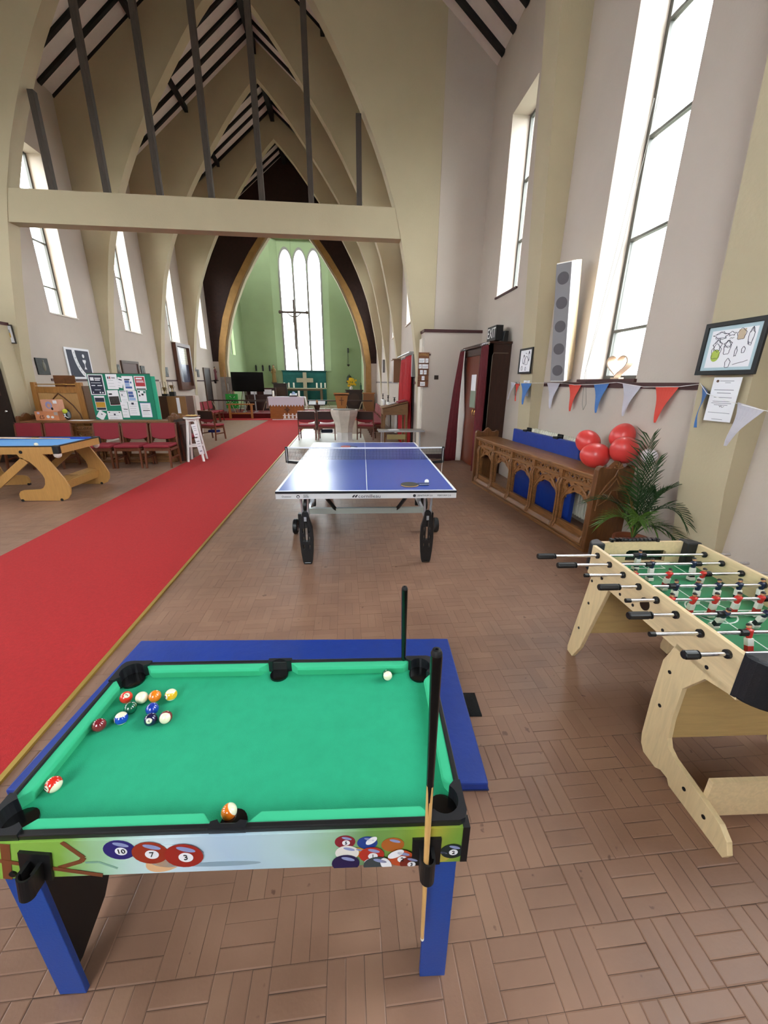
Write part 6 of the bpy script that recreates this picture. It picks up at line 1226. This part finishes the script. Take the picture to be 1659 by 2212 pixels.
for k in range(34):
    a = rnd.uniform(0, 2*PI); r = rnd.uniform(.02, .3); z = rnd.uniform(.22, .6)-.3*r; x, y = r*cos(a), r*sin(a)*.6; stm.tube([(0, 0, .15), (x*.5, y*.5, z*.7), (x, y, z)], .006, 4)
    fl_ = MB()
    for j in range(6): b = j*PI/3; fl_.sph((x+.035*cos(b), y-.01, z+.035*sin(b)), (.026, .008, .022), 6, 4)
    fl_.cyl((x, y-.045, z), (x, y, z), .022, .014, 8); obj('daffodil', fl_, YF, fv)
obj('stems', stm, mat('stem_green', '4a7a34', .6), fv)
tag(obj('bottle', MB().lathe([(.05, 0), (.05, .2), (.02, .28), (.02, .36), (.001, .36)], 12), mat('green_glass', '1c4a34', .15), None, smooth=True, loc=(.88, 22.1, 1.22)), 'green bottle beside the daffodils', 'bottle')
sd = thing('side_desk', 'low oak desk at the right foot of the chancel arch', 'desk', (1.2, 20.7, .2)); obj('top', MB().box(-.3, .35, 0, .4, .85, .9), LW, sd); obj('case', MB().box(-.26, .31, .05, .38, 0, .85), mat('oak_mid', '8a5c30', .5), sd)
# right nave wall furniture
RC = mat('scarlet_curtain', 'a8141c', .75, var=.12, vscale=10)
curtain('scarlet curtain on the right nave wall, left half', (1.58, 11.3, 0), (1.58, 10.55, 0), (1.56, 11.5, 0), (1.57, 10.5, 0), RC, 5, .045, 2.2, .03); curtain('scarlet curtain on the right nave wall, right half', (1.58, 10.5, 0), (1.58, 9.65, 0), (1.57, 10.45, 0), (1.59, 9.75, 0), RC, 5, .045, 2.24, .03)
tag(obj('curtain_pole', MB().cyl((1.5, 9.4, 2.28), (1.5, 11.5, 2.28), .02, n=8).box(1.5, XR, 9.42, 9.45, 2.26, 2.3), STEEL, None, smooth=True), 'metal curtain pole above the scarlet curtains', 'pole')
d5 = struct('door_5', MB().box(XR-.04, XR, 9.62, 11.3, 0, 2.15), DWOOD)
wd = thing('writing_desk', 'oak sloping writing desk in front of the scarlet curtains', 'desk', (1.2, 9.75, 0)); OK2 = mat('mid_oak', '7a5632', .45, wood=.25)
obj('case', MB().prism([(-.3, .88), (.3, .88), (.3, 1.16), (-.3, 1.02)], -.3, .3, 'y'), OK2, wd); obj('lid', MB().prism([(-.33, 1.03), (.3, 1.175), (.3, 1.195), (-.33, 1.05)], -.32, .32, 'y'), OK2, wd)
for x in (-.27, .27):
    for y in (-.27, .27): obj('leg', MB().box(x-.025, x+.025, y-.025, y+.025, 0, .9), OK2, wd)
obj('drawer', MB().box(-.2, .25, -.32, -.3, .3, .42), mat('pale_drawer', 'a89a6a', .5), wd)
tag(obj('open_book', MB().prism([(-.12, 1.105), (.05, 1.145), (.05, 1.165), (-.12, 1.125)], -.14, .1, 'y'), PAPER, None, loc=(1.15, 9.75, .0)), 'open book on the sloping writing desk', 'book'); tag(obj('hymn_book', MB().prism([(-.1, 1.155), (.1, 1.2), (.1, 1.225), (-.1, 1.18)], -.2, .2, 'y'), REDF, None, loc=(1.37, 9.72, .0)), 'red books along the top of the sloping writing desk', 'book')
ft = thing('folding_table', 'small grey folding table with tubular legs by the boxed wall', 'table', (1.17, 8.3, 0)); obj('top', MB().box(-.49, .49, -.17, .2, .64, .665), mat('grey_table_top', '8c8880', .3), ft, bevel=.005); obj('edge', MB().box(-.495, .495, -.175, -.17, .635, .667), STEEL, ft)
for x in (-.42, -.36, .4, .34): obj('leg', MB().cyl((x, -.1 if abs(x) > .38 else .12, .64), (x*1.02, -.12 if abs(x) > .38 else .14, 0), .012, n=8), STEEL, ft, smooth=True)
tag(obj('white_papers', MB().box(-.2, .02, -.08, .06, 0, .006), PAPER, None, loc=(1.1, 8.3, .665), rot=(0, 0, .2)), 'white papers lying on the small folding table', 'papers')
wbx = thing('wall_cupboard', 'brown wall cupboard left of the scarlet curtains', 'cupboard', (XR-.16, 12.05, 1.62)); obj('case', MB().box(-.08, .16, -.16, .25, 0, .62), mat('wall_box_wood', '7a5030', .5), wbx); obj('top', MB().box(-.12, .16, -.2, .29, .62, .65), mat('wall_box_wood', '7a5030'), wbx)
for k, y in enumerate((12.7, 14.6, 16.6)):
    t = thing('panel_radiator', 'white radiator panel on the right nave wall, %s' % ('nearest the viewer', 'middle of three', 'furthest from the viewer')[k], 'radiator', (XR-.1, y, .1)); obj('panel', MB().box(-.04, .04, -.45, .45, 0, .85), WHITE, t, bevel=.01)
    for j in range(7): obj('rib', MB().box(-.046, -.04, -.4+j*.13, -.34+j*.13, .05, .8), WHITEP, t)
    vv = thing('candlestick', 'small dark candlestick above the white radiator, %s' % ('nearest the viewer', 'middle of three', 'furthest from the viewer')[k], 'candlestick', (XR-.1, y, .955)); obj('stem', MB().lathe([(.05, 0), (.02, .03), (.015, .1), (.03, .14), (.012, .2)], 10), mat('dark_bronze', '2a1c12'), vv, smooth=True); obj('drip_pan', MB().lathe([(.02, .2), (.06, .22), (.001, .215)], 10), mat('dark_bronze', '2a1c12'), vv)
